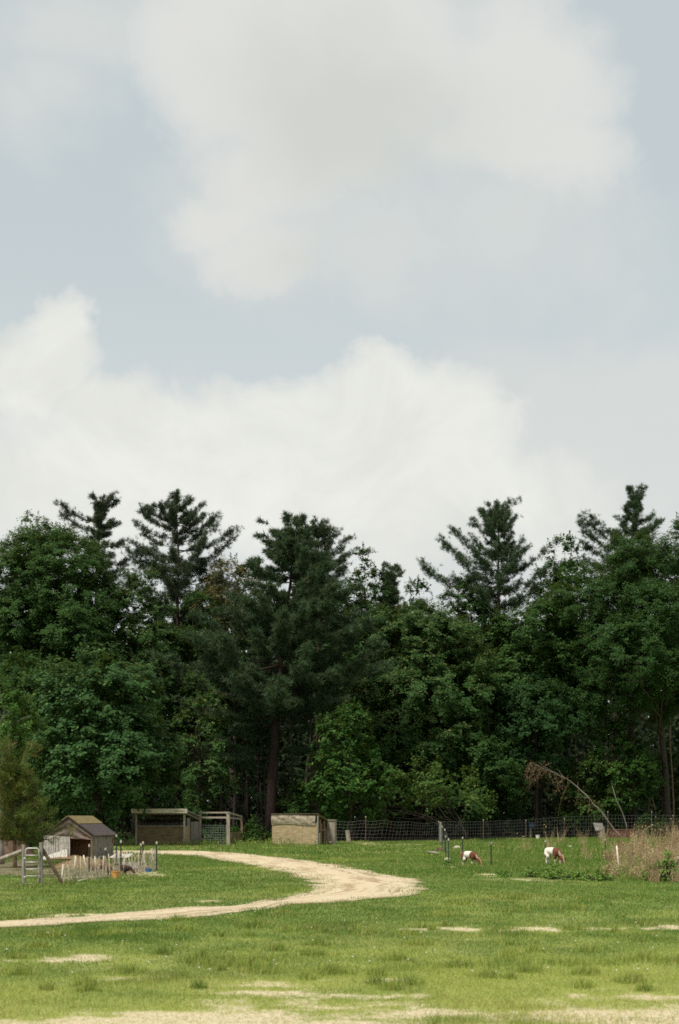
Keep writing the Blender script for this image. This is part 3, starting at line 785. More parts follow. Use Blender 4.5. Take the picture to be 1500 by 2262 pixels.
def pine(name, label, cat, px, Y, top, bot, hw, mat='pine', seed=1, prof='cone', whorl=.85, per=(4, 6), tuft=.38, dens=1.0, lean=0.0, trunk_px=None,
         custom=(), stubs=(), bark='redbark', tip=.05, rise=.35, group=None, base_r=None, needle=.045, gap=.15, tuftn=16, upw=.55, vflat=.75, lv=(.4, 1.2), st=.14):
    rng = np.random.default_rng(seed)
    X = X_at(px, Y); Xt = X if trunk_px is None else X_at(trunk_px, Y)
    zt = Z_at(top, Y); zb = Z_at(bot, Y); R = hw / F * Y; z0 = g1(Xt, Y)
    root = thing(name, label, cat, (Xt, Y, z0), group=group)
    zt -= z0 + .55; zb -= z0
    mb = MB()
    k = 12
    tz = np.linspace(-.1, zt - .15, k); f = (tz / zt).clip(0, 1)
    tp = np.zeros((k, 3)); tp[:, 2] = tz; tp[:, 0] = (X - Xt) * f ** 1.6 + lean * np.sin(np.pi * f)
    tp[:, :2] += rng.normal(0, .004 * zt, (k, 2)) * f[:, None]
    r0 = base_r or .0125 * zt + .04
    rr = r0 * (1 - .93 * f); rr[0] *= 1.25
    mb.tube(tp, rr, 8)
    at = lambda z: np.array([np.interp(z, tz, tp[:, a]) for a in range(3)])
    TC = []; TD = []; TS = []
    def branch(z, az, L, up, curl=.35, tl=1.0, start=st):
        a = at(z); n = 9
        t = np.linspace(0, 1, n)
        hx = np.cos(az); hy = np.sin(az)
        P = np.stack([a[0] + hx * L * t, a[1] + hy * L * t, a[2] + L * (up * t + curl * (t ** 2.2) * .6 - .10 * np.sin(np.pi * t))], 1)
        P[:, :2] += rng.normal(0, .03 * L, (n, 2)) * t[:, None]
        P[:, 2] += rng.normal(0, .02 * L, n) * t
        mb.tube(P, np.linspace(max(.012 * L + .008, .5 * 0.02), .006, n), 4, cap=False)
        # side shoots: plumes of needle tufts, each with its own axis
        npl = int(max(3, (1.5 + L * 1.75) * dens))
        ts = start + (1 - start) * rng.uniform(0, 1, npl) ** .75
        ts[0] = 1.0
        base = np.stack([np.interp(ts, t, P[:, a_]) for a_ in range(3)], 1)
        sd = rng.normal(0, .85, npl) * (1.15 - ts); sd[0] = 0
        ax = np.stack([hx - hy * sd, hy + hx * sd, upw + rng.normal(0, .22, npl)], 1)
        ax = norm(ax)
        pl = rng.uniform(.55, 1.2, npl) * (.40 + .15 * L) * tl
        kt = np.maximum((7 + 9 * pl / (tuft / .28)).astype(int), 6)
        ii = np.repeat(np.arange(npl), kt); m_ = len(ii)
        f = rng.uniform(-.1, 1, m_)
        rad = (.10 + .24 * pl[ii] * np.sin(np.pi * np.clip(f * .75 + .22, 0, 1))) * .76
        C = base[ii] + ax[ii] * (f * pl[ii])[:, None] + rng.normal(0, 1, (m_, 3)) * rad[:, None] * np.array([1, 1, vflat])
        TC.append(C)
        TD.append(norm(ax[ii] + np.array([0, 0, .25]) + rng.normal(0, .3, (m_, 3))))
        TS.append(rng.uniform(.75, 1.25, m_) * tuft)
        for q_ in range(npl):
            mb.tube(np.array([base[q_], base[q_] + ax[q_] * pl[q_] * .8]), [.012, .005], 3, cap=False)
    z = zb
    while z < zt - .35:
        q = (z - zb) / (zt - zb)
        if prof == 'broad': Lp = R * (1 - q) ** .62 * (.62 + .38 * min(q / .3, 1)) * 1.12
        elif prof == 'tall': Lp = R * (1 - q) ** .88 * (.72 + .28 * min(q / .12, 1))
        elif prof == 'cone': Lp = R * (1 - q) ** .75 * (.75 + .25 * min(q / .15, 1))
        elif prof == 'dome': Lp = R * math.sqrt(max(1 - q ** 2.2, .02)) * (.7 + .3 * min(q / .2, 1))
        elif prof == 'spire': Lp = R * (1 - q) ** 1.1
        else: Lp = R * (.55 + .45 * math.sin(math.pi * min(q * 1.2, 1))) * (1 - q ** 3)
        Lp = max(Lp, .3)
        az0 = rng.uniform(0, 6.28); m_ = rng.integers(per[0], per[1] + 1)
        for i in range(m_):
            if rng.uniform() < gap: continue
            branch(z + rng.normal(0, .12 * whorl), az0 + i * 6.283 / m_ + rng.normal(0, .25), Lp * rng.uniform(*lv), rng.normal(rise * (.1 + q), .13), rng.uniform(.1, .45), 1 - .5 * q)
        z += whorl * rng.uniform(.7, 1.3) * (1 - .45 * q)
    for (py, side, Lpx, up, curl) in custom:
        zc = Z_at(py, Y) - z0
        branch(zc, (0 if side > 0 else math.pi) + rng.normal(0, .25), Lpx / F * Y, up, curl, .8, .18)
    for i in range(6):
        branch(zt - .45 - .16 * i, rng.uniform(0, 6.28), .35 + .07 * i, 2.2, .3, .8, .1)
    for (py, dxp, dyp) in stubs:
        zc = Z_at(py, Y) - z0; a = at(zc)
        limb(mb, rng, a, a + np.array([dxp / F * Y, -.3, -dyp / F * Y]), .04, .012, 5, .1, 5)
    C = np.concatenate(TC); D = np.concatenate(TD); Sz = np.concatenate(TS)
    nT = len(C); K = tuftn
    d = norm(D[:, None, :] * .75 + rng.normal(0, .75, (nT, K, 3)))
    L = Sz[:, None] * rng.uniform(.6, 1.1, (nT, K))
    s = norm(np.cross(d, rng.normal(0, 1, (nT, K, 3))))
    base = C[:, None, :] + rng.normal(0, .05, (nT, K, 3))
    wv_ = needle * (Sz / .38)[:, None, None]
    V = np.stack([base - s * wv_ * .5, base + s * wv_ * .5, base + d * L[..., None]], 2).reshape(-1, 3)
    tr = np.clip(rng.normal(.45, .2, nT)[:, None] + rng.normal(0, .12, (nT, K)), 0, 1).ravel()
    tg = ((rng.uniform(0, 1, nT) < tip)[:, None] * rng.uniform(.3, .9, (nT, K))).ravel()
    T = np.repeat(np.stack([tr, tg], 1), 3, 0)
    mesh_np('crown', V, np.arange(len(V)).reshape(-1, 3), M[mat], root, tint=T)
    mb.build('trunk', M[bark], root, smooth=True)
    return root
GW = 'trees of the wood edge'
GP = 'white pines rising over the wood'
# --- pines against the sky
pine('pine_tree', 'tall ragged pine at upper left whose crown leans right above the leafy trees', 'pine', 222, 128, 1096, 1350, 66, 'pinetop', 101, 'cone', .72, tuft=.30, needle=.034, tuftn=15, gap=.15, dens=2.0, lean=-.5,
     custom=[(1120, 1, 26, .9, .3), (1135, 1, 30, .8, .3), (1150, -1, 84, .25, .25), (1175, -1, 70, .25, .3), (1165, 1, 34, .2, .2), (1240, 1, 60, -.1, .2), (1205, 1, 52, .0, .2)], group=GP)
pine('pine_tree', 'broad open pine with a tufted top above the left part of the wood', 'pine', 393, 125, 1095, 1380, 108, 'pinetop', 102, 'dome', .80, tuft=.30, needle=.034, tuftn=15, gap=.2, dens=1.75, rise=.42,
     custom=[(1118, 1, 28, .3, .4), (1150, -1, 72, .35, .1), (1185, -1, 85, .12, .3), (1215, 1, 118, .25, .2), (1225, -1, 100, .1, .3), (1245, 1, 110, .35, .2), (1260, -1, 110, .2, .2), (1200, 1, 80, .5, .3), (1160, 1, 55, .1, .4), (1300, 1, 120, .0, .2)], group=GP)
pine('pine_tree', 'pale pine showing two tufted peaks just behind the big dark pine', 'pine', 705, 124, 1150, 1330, 58, 'pinetop', 103, 'dome', .72, tuft=.30, needle=.034, tuftn=15, gap=.15, dens=1.8, custom=[(1235, 1, 66, .5, .4), (1215, 1, 40, .9, .2), (1260, 1, 70, .4, .3)], group=GP)
pine('pine_tree', 'dense blue green pine with a crown of upright spikes right of the sky notch', 'pine', 1098, 122, 1112, 1350, 105, 'pine', 104, 'cone', .72, tuft=.30, needle=.034, tuftn=15, gap=.1, dens=1.9, rise=.75, upw=1.0,
     custom=[(1160, 1, 34, 1.2, .3), (1150, 1, 26, 1.6, .1), (1165, -1, 36, .9, .3), (1230, -1, 98, .45, .2), (1260, -1, 120, .25, .4), (1295, -1, 165, .12, .3), (1265, 1, 108, .2, .5), (1240, 1, 60, .3, .3), (1190, -1, 55, .5, .3)], group=GP)
pine('pine_tree', 'tall pine with long sweeping left branches and a narrow spire at the upper right', 'pine', 1402, 126, 1076, 1330, 62, 'pine', 105, 'cone', .72, tuft=.30, needle=.034, tuftn=15, gap=.15, dens=2.0, trunk_px=1392,
     custom=[(1205, -1, 105, .30, .45), (1195, -1, 92, .35, .35), (1215, -1, 118, .22, .4), (1245, -1, 95, .28, .3), (1270, -1, 100, .15, .2), (1190, 1, 50, .35, .4), (1180, 1, 55, .2, .5), (1160, 1, 40, .3, .3)], group=GP)
pine('spruce_tree', 'small dark spruce at the left edge of the bright sky notch', 'spruce', 862, 120, 1248, 1440, 44, 'pine', 106, 'cone', .5, per=(5, 7), tuft=.26, gap=.1, dens=1.2, rise=.1,
     custom=[(1270, 1, 16, .8, .3), (1285, 1, 22, .6, .3)])
# the big pine standing in front of the wood
pine('pine_tree', 'biggest pine, dark and layered, with a bare reddish trunk behind the tan shed', 'pine', 655, 106, 1140, 1575, 245, 'pine', 107, 'tall', 1.25, per=(9, 11), gap=.06, dens=1.5, rise=.14, upw=.22, vflat=.36, lv=(.6, 1.15), trunk_px=598, tuft=.40,
     custom=[(1600, -1, 120, .05, .1), (1610, 1, 110, .05, .1), (1590, 1, 70, .1, .1), (1625, -1, 75, .05, .1), (1655, -1, 105, .05, .1), (1670, -1, 125, -.02, .1), (1690, -1, 80, .0, .1), (1650, 1, 95, -.05, .1), (1745, 1, 95, .0, .1), (1755, -1, 45, .0, .1), (1770, 1, 60, .0, .1), (1195, -1, 60, .5, .3), (1215, -1, 66, .4, .3)],
     stubs=[(1588, -35, 30), (1600, 48, 24), (1610, 40, 26), (1725, 28, -14)], base_r=.42, tip=.02, group=GP)

# --- leafy trees, left to right
broadleaf('maple_tree', 'huge rounded maple filling the upper left corner of the wood', 'maple', 95, 112, 1160, 1600, 165, 'oak', 201, 'round', .25, dens=1.0, tip=.04, group=GW)
broadleaf('maple_tree', 'thin topped maple poking above the crowns at the far left edge', 'maple', 72, 118, 1136, 1330, 58, 'maple', 202, 'round', .4, dens=.6, tip=.1, group=GW)
broadleaf('maple_tree', 'yellow tipped maple below the broad open pine on the left', 'maple', 300, 112, 1255, 1620, 105, 'maple', 203, 'dome', .3, tip=.2, group=GW)
broadleaf('maple_tree', 'low broad maple with feathery cool green leaves overhanging the open shelter', 'maple', 220, 85.0, 1432, 1800, 170, 'cool', 204, 'dome', .32, leaf=.20, tip=.06, trunk_px=205, dens=1.1, bright=.08, group=GW)
broadleaf('oak_tree', 'shaded oak between the big left maple and the feathery low maple', 'oak', 60, 104, 1440, 1790, 115, 'oak', 205, 'dome', .3, tip=.03, group=GW)
broadleaf('maple_tree', 'slim young maple with a gap of sky beside the dark pine', 'maple', 438, 101, 1490, 1800, 62, 'maple', 206, 'round', .38, dens=.8, tip=.22, group=GW)
broadleaf('maple_tree', 'dark maple under the broad pine, left of the rusty leaved tree', 'maple', 430, 114, 1310, 1640, 78, 'oak', 207, 'dome', .3, tip=.05, group=GW)
broadleaf('cherry_tree', 'sparse rusty leaved tree in the dip left of the big dark pine', 'tree', 515, 122, 1236, 1440, 72, 'rusty', 208, 'round', .35, dens=.45, tip=.35, bark='palebark', group=GW)
broadleaf('maple_tree', 'narrow leafy tree standing between the two peaked pine and the spruce', 'maple', 803, 118, 1218, 1500, 64, 'oak', 209, 'dome', .3, dens=1.0, tip=.08, group=GW)
broadleaf('maple_tree', 'wide maple with yellowish tips right of the big dark pine', 'maple', 925, 117, 1338, 1720, 170, 'maple', 210, 'dome', .34, dens=1.1, tip=.2, bright=.28, group=GW)
broadleaf('birch_tree', 'pale green tree right below the sky notch', 'birch', 925, 124, 1284, 1500, 62, 'maple', 211, 'cone', .3, leaf=.22, tip=.08, bright=.1, group=GW)
broadleaf('maple_tree', 'rounded tree crowded against the foot of the spiky blue green pine', 'maple', 1045, 123, 1278, 1560, 92, 'oak', 212, 'dome', .3, tip=.08, bright=.08, group=GW)
broadleaf('poplar_tree', 'pointed leafy tree between the spiky pine and the sweeping pine', 'poplar', 1252, 123, 1190, 1560, 92, 'bright', 213, 'cone', .3, leaf=.22, tip=.04, bright=-.35, group=GW)
broadleaf('maple_tree', 'spreading maple in the right centre with a fine light green crown', 'maple', 1190, 119, 1330, 1640, 120, 'oak', 214, 'round', .3, leaf=.23, tip=.05, bright=.06, group=GW)
broadleaf('oak_tree', 'great oak at the right edge with a leaning trunk and bare forking limbs', 'oak', 1420, 116, 1186, 1590, 170, 'oak', 215, 'round', .33, dens=.85, tip=.04, trunk_px=1478, bark='bark', visible_limbs=16, front_limbs=16, group=GW)
broadleaf('oak_tree', 'oak top beyond the right frame edge behind the great oak', 'oak', 1520, 120, 1150, 1500, 85, 'oak', 216, 'dome', .3, tip=.03, group=GW)
broadleaf('maple_tree', 'vine covered bright small tree right behind the tan shed', 'tree', 775, 99, 1565, 1815, 88, 'bright', 217, 'round', .36, leaf=.22, tip=.1, bright=-.2, group=GW)
broadleaf('apple_tree', 'low wide tree with bare lower twigs over the wire fence', 'apple tree', 958, 105, 1680, 1800, 158, 'olive', 218, 'flat', .38, leaf=.22, dens=.9, tip=.05, trunk_px=1032, visible_limbs=5, bark='bark', bright=.12, flat=.5, group=GW)
broadleaf('maple_tree', 'shaded maple with drooping sprays left of the leaning dead birch', 'maple', 1185, 116, 1480, 1710, 100, 'cool', 219, 'round', .38, tip=.04, group=GW)
broadleaf('maple_tree', 'lighter small maple low in front of the leaning oak trunk', 'maple', 1375, 116, 1590, 1790, 76, 'bright', 220, 'round', .36, leaf=.24, tip=.12, bright=-.2, group=GW)
broadleaf('sapling', 'yellowish sapling whose leaves half hide the leaning dead birch', 'sapling', 1300, 115.5, 1680, 1815, 68, 'olive', 221, 'round', .4, leaf=.22, dens=.8, tip=.1, bright=-.1, group=GW)
broadleaf('maple_tree', 'shaded tree filling the gap between the vine covered tree and the wide maple', 'maple', 1060, 114, 1600, 1800, 90, 'oak', 222, 'round', .35, tip=.05, group=GW)
broadleaf('maple_tree', 'tree at the right edge low beside the oak trunk', 'maple', 1525, 121, 1560, 1820, 62, 'oak', 223, 'round', .35, tip=.06, group=GW)
broadleaf('oak_tree', 'dark oak in the shade left of the big pine trunk', 'oak', 520, 112, 1450, 1740, 66, 'oak', 224, 'round', .35, tip=.0, bright=-.15, group=GW)
broadleaf('oak_tree', 'dark oak just behind the sparse rusty leaved tree', 'oak', 470, 127, 1268, 1560, 92, 'oak', 227, 'dome', .3, tip=.05, group=GW)
broadleaf('oak_tree', 'dark oak below the small spruce at the sky notch', 'oak', 830, 126, 1306, 1560, 85, 'oak', 228, 'dome', .3, tip=.05, group=GW)
broadleaf('oak_tree', 'dark oak filling the gap behind the two peaked pine', 'oak', 700, 127, 1225, 1560, 85, 'oak', 229, 'dome', .3, tip=.03, group=GW)
broadleaf('sumac_tree', 'fresh light green tree cut by the left frame edge', 'tree', 2, 50, 1505, 1720, 66, 'bright', 225, 'round', .35, leaf=.13, tip=.1, bright=.1, bark='greywood')
pine('young_pine', 'yellowish young pine beside the goat hut at the left edge', 'pine', 30, 47, 1640, 1845, 66, 'youngpine', 226, 'broad', .46, per=(5, 7), tuft=.19, dens=1.05, trunk_px=33, needle=.030, gap=.1, tip=.12, bark='brownwood', base_r=.07, rise=.3,
     custom=[(1830, 1, 80, -.02, .1), (1845, 1, 95, -.08, .15), (1820, 1, 60, .2, .2), (1850, -1, 60, .0, .1)])

# --- the deep wood behind: one uncountable mass of trunks and leaves
def build_woodland():
    rng = np.random.default_rng(400)
    mb = MB()
    for i in range(170):
        y = rng.uniform(113, 172); x = rng.uniform(-1, 1) * (.30 * y)
        fr = np.interp(x, [-40, -12, 0, 8, 20, 40], [104, 106, 112, 120, 123, 126])
        if y < fr: continue
        h = rng.uniform(9, 17); r = rng.uniform(.05, .2)
        mb.tube(np.array([(x, y, -.2), (x + rng.normal(0, .25), y, h * .5), (x + rng.normal(0, .5), y, h)]), [r, r * .75, r * .35], 6, cap=False)
    Vt = np.concatenate(mb.V); Fq = np.concatenate(mb.Fq)
    Cs = []
    n = 115000
    y = rng.uniform(118, 176, n); x = rng.uniform(-1, 1, n) * .32 * y
    top = 14.5 + 4 * fbm(x * .2, y * .15, 410, 3)
    low = 3.2 + 2.5 * (fbm(x * .3, y * .2, 415, 3))
    z = low + (top - low) * rng.beta(1.2, 1.0, n)
    back = rng.uniform(0, 1, n) < .30
    y = np.where(back, rng.uniform(160, 178, n), y); x = np.where(back, rng.uniform(-1, 1, n) * .34 * y, x)
    z = np.where(back, rng.uniform(0, 16, n), z)
    k = (fbm(x * .45, z * .5, 420, 3) + fbm(x * .4, y * .4, 430, 3) > .92) | back
    fr = np.interp(x, [-50, -12, 0, 8, 20, 50], [113, 114, 119, 124, 127, 128])
    k &= y > fr
    C = np.stack([x, y, z], 1)[k]
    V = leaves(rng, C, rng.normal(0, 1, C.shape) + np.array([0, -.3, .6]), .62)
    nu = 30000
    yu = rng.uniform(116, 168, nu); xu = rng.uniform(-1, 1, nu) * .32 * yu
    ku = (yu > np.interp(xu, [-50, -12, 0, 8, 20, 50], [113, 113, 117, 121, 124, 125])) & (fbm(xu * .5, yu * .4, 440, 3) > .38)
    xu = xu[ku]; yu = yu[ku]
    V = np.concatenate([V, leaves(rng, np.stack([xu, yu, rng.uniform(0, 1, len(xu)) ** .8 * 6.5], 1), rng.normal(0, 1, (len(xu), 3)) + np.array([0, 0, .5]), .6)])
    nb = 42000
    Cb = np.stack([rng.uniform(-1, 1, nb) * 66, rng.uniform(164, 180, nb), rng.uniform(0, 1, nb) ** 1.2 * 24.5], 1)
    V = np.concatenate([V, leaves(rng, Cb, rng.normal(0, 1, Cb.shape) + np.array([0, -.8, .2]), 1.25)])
    nV = len(Vt)
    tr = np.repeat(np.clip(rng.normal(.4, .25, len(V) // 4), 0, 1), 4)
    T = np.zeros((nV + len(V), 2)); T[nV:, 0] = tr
    fl = np.arange(len(V)).reshape(-1, 4) + nV
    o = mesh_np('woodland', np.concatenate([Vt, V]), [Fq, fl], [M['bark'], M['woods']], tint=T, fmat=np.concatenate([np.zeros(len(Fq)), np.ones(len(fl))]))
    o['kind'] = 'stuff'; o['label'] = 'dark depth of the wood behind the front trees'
build_woodland()

# undergrowth bushes along the wood edge
BU = 'bushes along the wood edge'
for i, (px, Y, top, bot, hw, mat, lab) in enumerate([
    (560, 92, 1822, 1862, 42, 'oak', 'leafy bush filling the gap between the pen frame and the tan shed'),
    (520, 90, 1838, 1868, 28, 'bright', 'low bush right behind the wire panel of the pen frame'),
    (430, 100, 1760, 1850, 40, 'oak', 'tall shaded bush standing right behind the open shelter'),
    (480, 95, 1835, 1862, 30, 'oak', 'dark weedy bush inside the timber pen frame'),
    (270, 96, 1845, 1875, 40, 'oak', 'dark low bush between the goat hut and the open shelter'),
    (735, 104, 1770, 1850, 40, 'bright', 'dense bush behind the right end of the tan shed'),
    (1440, 114, 1800, 1848, 36, 'oak', 'bush at the oak trunk behind the wire fence'),
    (1365, 116, 1795, 1850, 22, 'oak', 'slender bush behind the rusty box'),
    (660, 104, 1735, 1830, 46, 'oak', 'shaded bush right of the big pine trunk'),
    (40, 62, 1800, 1890, 42, 'cool', 'leafy bush behind the young pine at the left edge')]):
    broadleaf('bush', lab, 'bush', px, Y, top, bot, hw, mat, 500 + i, 'dome', .35, leaf=.15 if Y < 100 else .2, tip=.05, trunk=True, base_r=.03, visible_limbs=5, bright=-.1, group=BU)

# leaning dead birch with withered twigs
def leaning_tree():
    rng = np.random.default_rng(610)
    Y = 111.6
    x0, x1 = X_at(1372, Y), X_at(1168, Y)
    root = thing('dead_birch', 'pale dead birch leaning left across the wood edge with withered twigs at its tip', 'dead tree', (x0, Y, g1(x0, Y)))
    mb = MB()
    pts = np.array([((X_at(a, Y) - x0), -.02 * i, Z_at(b, Y) - g1(x0, Y)) for i, (a, b) in enumerate([(1376, 1856), (1345, 1815), (1318, 1783), (1288, 1750), (1255, 1722), (1215, 1703), (1190, 1692), (1170, 1684)])])
    tq = np.linspace(0, len(pts) - 1, 26)
    pf = np.stack([np.interp(tq, np.arange(len(pts)), pts[:, k]) for k in range(3)], 1) + rng.normal(0, .035, (26, 3)) * np.array([1, .5, 1])
    mb.tube(pf, np.linspace(.06, .015, 26) * rng.uniform(.8, 1.2, 26), 7)
    for q_ in (6, 9, 12, 15, 18): limb(mb, rng, pf[q_], pf[q_] + np.array([rng.uniform(-.9, .1), .1, rng.uniform(.2, .9)]), .022, .006, 5, .2, 4)
    mb.build('trunk', M['palebark'], root, smooth=True)
    tw = MB()
    Vs = []; 
    for i in range(34):
        t = rng.uniform(.62, 1) if i < 28 else rng.uniform(.35, .6)
        a = np.array([np.interp(t, np.linspace(0, 1, len(pts)), pts[:, k]) for k in range(3)])
        b = a + np.array([rng.normal(-.25, .5), rng.normal(0, .4), -rng.uniform(.3, 2.4) if rng.uniform() < .75 else rng.uniform(0, .8)])
        P = limb(tw, rng, a, b, .012, .005, 5, .3, 4)
        for q in P[1:]:
            Vs.append(q + rng.normal(0, .13, (5, 3)))
    tw.build('twigs', M['brownwood'], root)
    C = np.concatenate(Vs)
    V = leaves(rng, C, rng.normal(0, 1, C.shape), .2, .25, .9)
    T = np.repeat(np.stack([rng.uniform(0, .7, len(C)), np.zeros(len(C))], 1), 4, 0)
    mesh_np('withered_leaves', V, np.arange(len(V)).reshape(-1, 4), M['deadtwig'], root, tint=T)
leaning_tree()
def pole_tree(label, pts, Y, r, name='bare_sapling', mat='brownwood'):
    x0 = X_at(pts[0][0], Y); z0 = g1(x0, Y)
    mb = MB()
    P = np.array([(X_at(a, Y) - x0, 0, Z_at(b, Y) - z0) for a, b in pts]); P[0, 2] = -.1
    mb.tube(P, np.linspace(r, r * .45, len(P)), 7)
    o = mb.build(name, M[mat], None, smooth=True, loc=(x0, Y, z0))
    tag(o, label, 'sapling', 'bare stems at the wood edge')
pole_tree('thin pale stem leaning left between the dead birch and the oak trunk', [(1386, 1850), (1384, 1822), (1375, 1795), (1362, 1768), (1352, 1735)], 113, .04, mat='palebark')
pole_tree('thin bent stem right against the foot of the leaning oak', [(1462, 1850), (1452, 1815), (1447, 1785), (1440, 1760)], 115, .06)
pole_tree('upright brown stem at the right frame edge behind the fence', [(1490, 1850), (1488, 1780), (1484, 1700), (1478, 1610)], 117, .09)
pole_tree('straight dark stem left of the big pine trunk', [(521, 1850), (520, 1740), (519, 1620), (518, 1530)], 109, .12, mat='redbark')
pole_tree('slim dark stem close to the left of the big pine', [(570, 1850), (569, 1760), (570, 1660)], 110, .07, mat='redbark')
pole_tree('brown stem behind the grey board of the paddock', [(1318, 1850), (1313, 1810), (1308, 1780)], 115, .10)

# ------------------------------------------------------------------ small box-like helpers for buildings
def R2(v, a):
    c, s_ = math.cos(a), math.sin(a); return (v[0] * c - v[1] * s_, v[0] * s_ + v[1] * c)
def planks(mb, x0, x1, z0, z1, y, n, th=.022, rng=None, gap=.006, jag=0.0, axis='x'):
    """vertical boards filling a rectangle in the xz-plane (or the yz-plane)"""
    e = np.linspace(x0, x1, n + 1)
    for i in range(n):
        j = rng.uniform(-jag, jag) if rng is not None else 0
        off = rng.uniform(-.004, .004) if rng is not None else 0
        c = (e[i] + e[i + 1]) / 2; wd = e[i + 1] - e[i] - gap
        zz1 = z1 + j
        if axis == 'x': mb.box((c, y + off, (z0 + zz1) / 2), (wd, th, zz1 - z0))
        else: mb.box((y + off, c, (z0 + zz1) / 2), (th, wd, zz1 - z0))

# --- goat hut
def goat_hut():
    rng = np.random.default_rng(700)
    Y0 = 56.0
    xl, xr = X_at(97, Y0), X_at(208, Y0)
    Wd = xr - xl
    cx = (xl + xr) / 2
    yaw = math.radians(-9)
    root = thing('goat_hut', 'small patched goat hut with dark shingled gable roof and torn white slatted front', 'hut', (cx, Y0, g1(cx, Y0)), yaw)
    hw = Wd / 2; D = 2.6; E = Z_at(1845, Y0); A = Z_at(1806, Y0)
    # walls: local y=0 is the front
    mb = MB(); planks(mb, 0.02, D, 0, E - .03, hw - .02, 14, .025, rng, jag=.012, axis='y'); mb.build('side_wall', M['hutwood'], root); mb = MB(); planks(mb, .02, D, 0, E - .03, -hw + .02, 14, .025, rng, axis='y')
    mb.build('side_wall', M['greywood'], root)
    mb = MB(); planks(mb, -hw + .04, hw - .04, 0, E - .02, D, 10, .025, rng); mb.build('back_wall', M['brownwood'], root)
    mb = MB(); mb.box((hw - .05, -.01, E / 2 - .02), (.075, .075, E - .04)); mb.build('door_post', M['brownwood'], root); mb = MB(); mb.box((-hw + .05, -.01, E / 2 - .02), (.075, .075, E - .04)); mb.build('door_post', M['brownwood'], root); mb = MB()
    mb.beam((-hw, -.012, E - .06), (hw, -.012, E - .12), .06, .08); mb.build('lintel', M['brownwood'], root)
    mb = MB(); planks(mb, -hw * .55, hw - .1, .08, E - .08, .75, 8, .025, rng); mb.build('doorway_brightener', M['brightener'], root)  # added partition, set forward to catch light and make the opening less black
    # gable covered in wrinkled tarp
    def gab(u, v):
        x = -hw * 1.02 + u * hw * 2.04
        zt = E + (A - E) * (1 - np.abs(2 * u - 1)); zb_ = E - .10 - .10 * u
        z = zb_ + (zt - .015 - zb_) * v
        y = -.045 - .05 * (fbm(u * 3 + v * 2, v * 5 + u, 71, 4) - .3) - .05 * np.sin(v * 9 + (2 * u - 1) ** 2 * 5) * v * (1 - v) * 2.5
        return np.stack([x, y, z], 1)
    mb = MB(); mb.sheet(gab, 41, 22); mb.build('gable_tarp', M['huttarp'], root, smooth=True)
    # two roof planes, lower shingles dark and upper strip mossy on the right
    def slope(side, f0, f1, th, y0, y1, lift=0.0):
        p0 = np.array((side * hw * 1.10 * f0, A - (A - E + .07) * f0)); p1 = np.array((side * hw * 1.10 * f1, A - (A - E + .07) * f1))
        nrm = np.array((side * (A - E), hw)); nrm = nrm / np.linalg.norm(nrm)
        q0 = p0 + nrm * lift; q1 = p1 + nrm * lift
        V = []
        for y in (y0, y1):
            for p in (q0, q1, q1 + nrm * th, q0 + nrm * th): V.append((p[0], y, p[1]))
        return np.array(V), [(0, 1, 2, 3), (7, 6, 5, 4), (0, 4, 5, 1), (1, 5, 6, 2), (2, 6, 7, 3), (3, 7, 4, 0)]
    mb = MB()
    for side in (-1, 1): mb.add(*slope(side, 0.0 if side > 0 else .0, 1.0, .03, -.13, D + .12))
    ro = mb.build('roof', M['shingle'], root)
    for kk in range(7):   # shingle courses
        pass
    mb = MB()
    for i in range(9):
        f0 = .40 + i * .066
        V, q = slope(1, f0, f0 + .072, .012, -.14, D + .13, .032 + .002 * (i % 2)); mb.add(V, q)
    mb.build('shingles', M['shingle'], root)
    mb = MB(); V, q = slope(1, .0, .40, .03, -.13, D + .14, .033); mb.add(V, q); V, q = slope(-1, .0, .22, .03, -.13, D + .14, .033); mb.add(V, q)
    mb.build('mossy_ridge', M['moss'], root)
    # white slatted sheet over the left half, torn and sagging
    def slat_sheet(name, x0, x1, zt, zb_, n, tilt, mat, y=-.10):
        mb = MB()
        for i in range(n):
            a = (i + .5) / n; x = x0 + (x1 - x0) * a; wv_ = (x1 - x0) / n * .74
            top = zt(a); bo = zb_(a)
            k = 3; P = []
            for t in np.linspace(0, 1, k):
                P.append((x + tilt * t * .1 + rng.normal(0, .006), y - .03 * math.sin(a * 9) - .05 * t, top + (bo - top) * t))
            for p_, q_ in zip(P[:-1], P[1:]): mb.beam(p_, q_, wv_, .008, up=(0, 1, 0))
        for hgt in (0.02, .5, .97):
            for i in range(n - 1):
                a0 = (i + .5) / n; a1 = (i + 1.5) / n
                z0_ = zt(a0) + (zb_(a0) - zt(a0)) * hgt; z1_ = zt(a1) + (zb_(a1) - zt(a1)) * hgt
                yy_ = y - .03 * math.sin(a0 * 9) - .05 * hgt + .016
                mb.beam((x0 + (x1 - x0) * a0, yy_, z0_), (x0 + (x1 - x0) * a1, yy_, z1_), .02, .006, up=(0, 1, 0))
        mb.build(name, mat, root)
    xa, xb = -hw - .02, -hw + Wd * .53
    slat_sheet('slat_curtain', xa, xb, lambda a: E - .02 - .07 * a, lambda a: .02 + .05 * math.sin(a * 5) + .12 * a, 16, .4, M['slat'])
    slat_sheet('torn_slats', -hw - .02, -hw + Wd * .5, lambda a: .10 + .32 * a, lambda a: -.02 + .14 * a, 14, .6, M['white'], y=-.24)
    mb = MB(); planks(mb, xa + .02, xb, .1, E - .1, -.02, 7, .02, rng); mb.build('front_backing', M['oldwood'], root)
    mb = MB(); mb.box((hw + .005, D - .15, E * .72), (.03, .09, .22)); mb.build('red_strip', simple('red_cloth', (.30, .05, .04), (.4, .08, .06), 9), root)
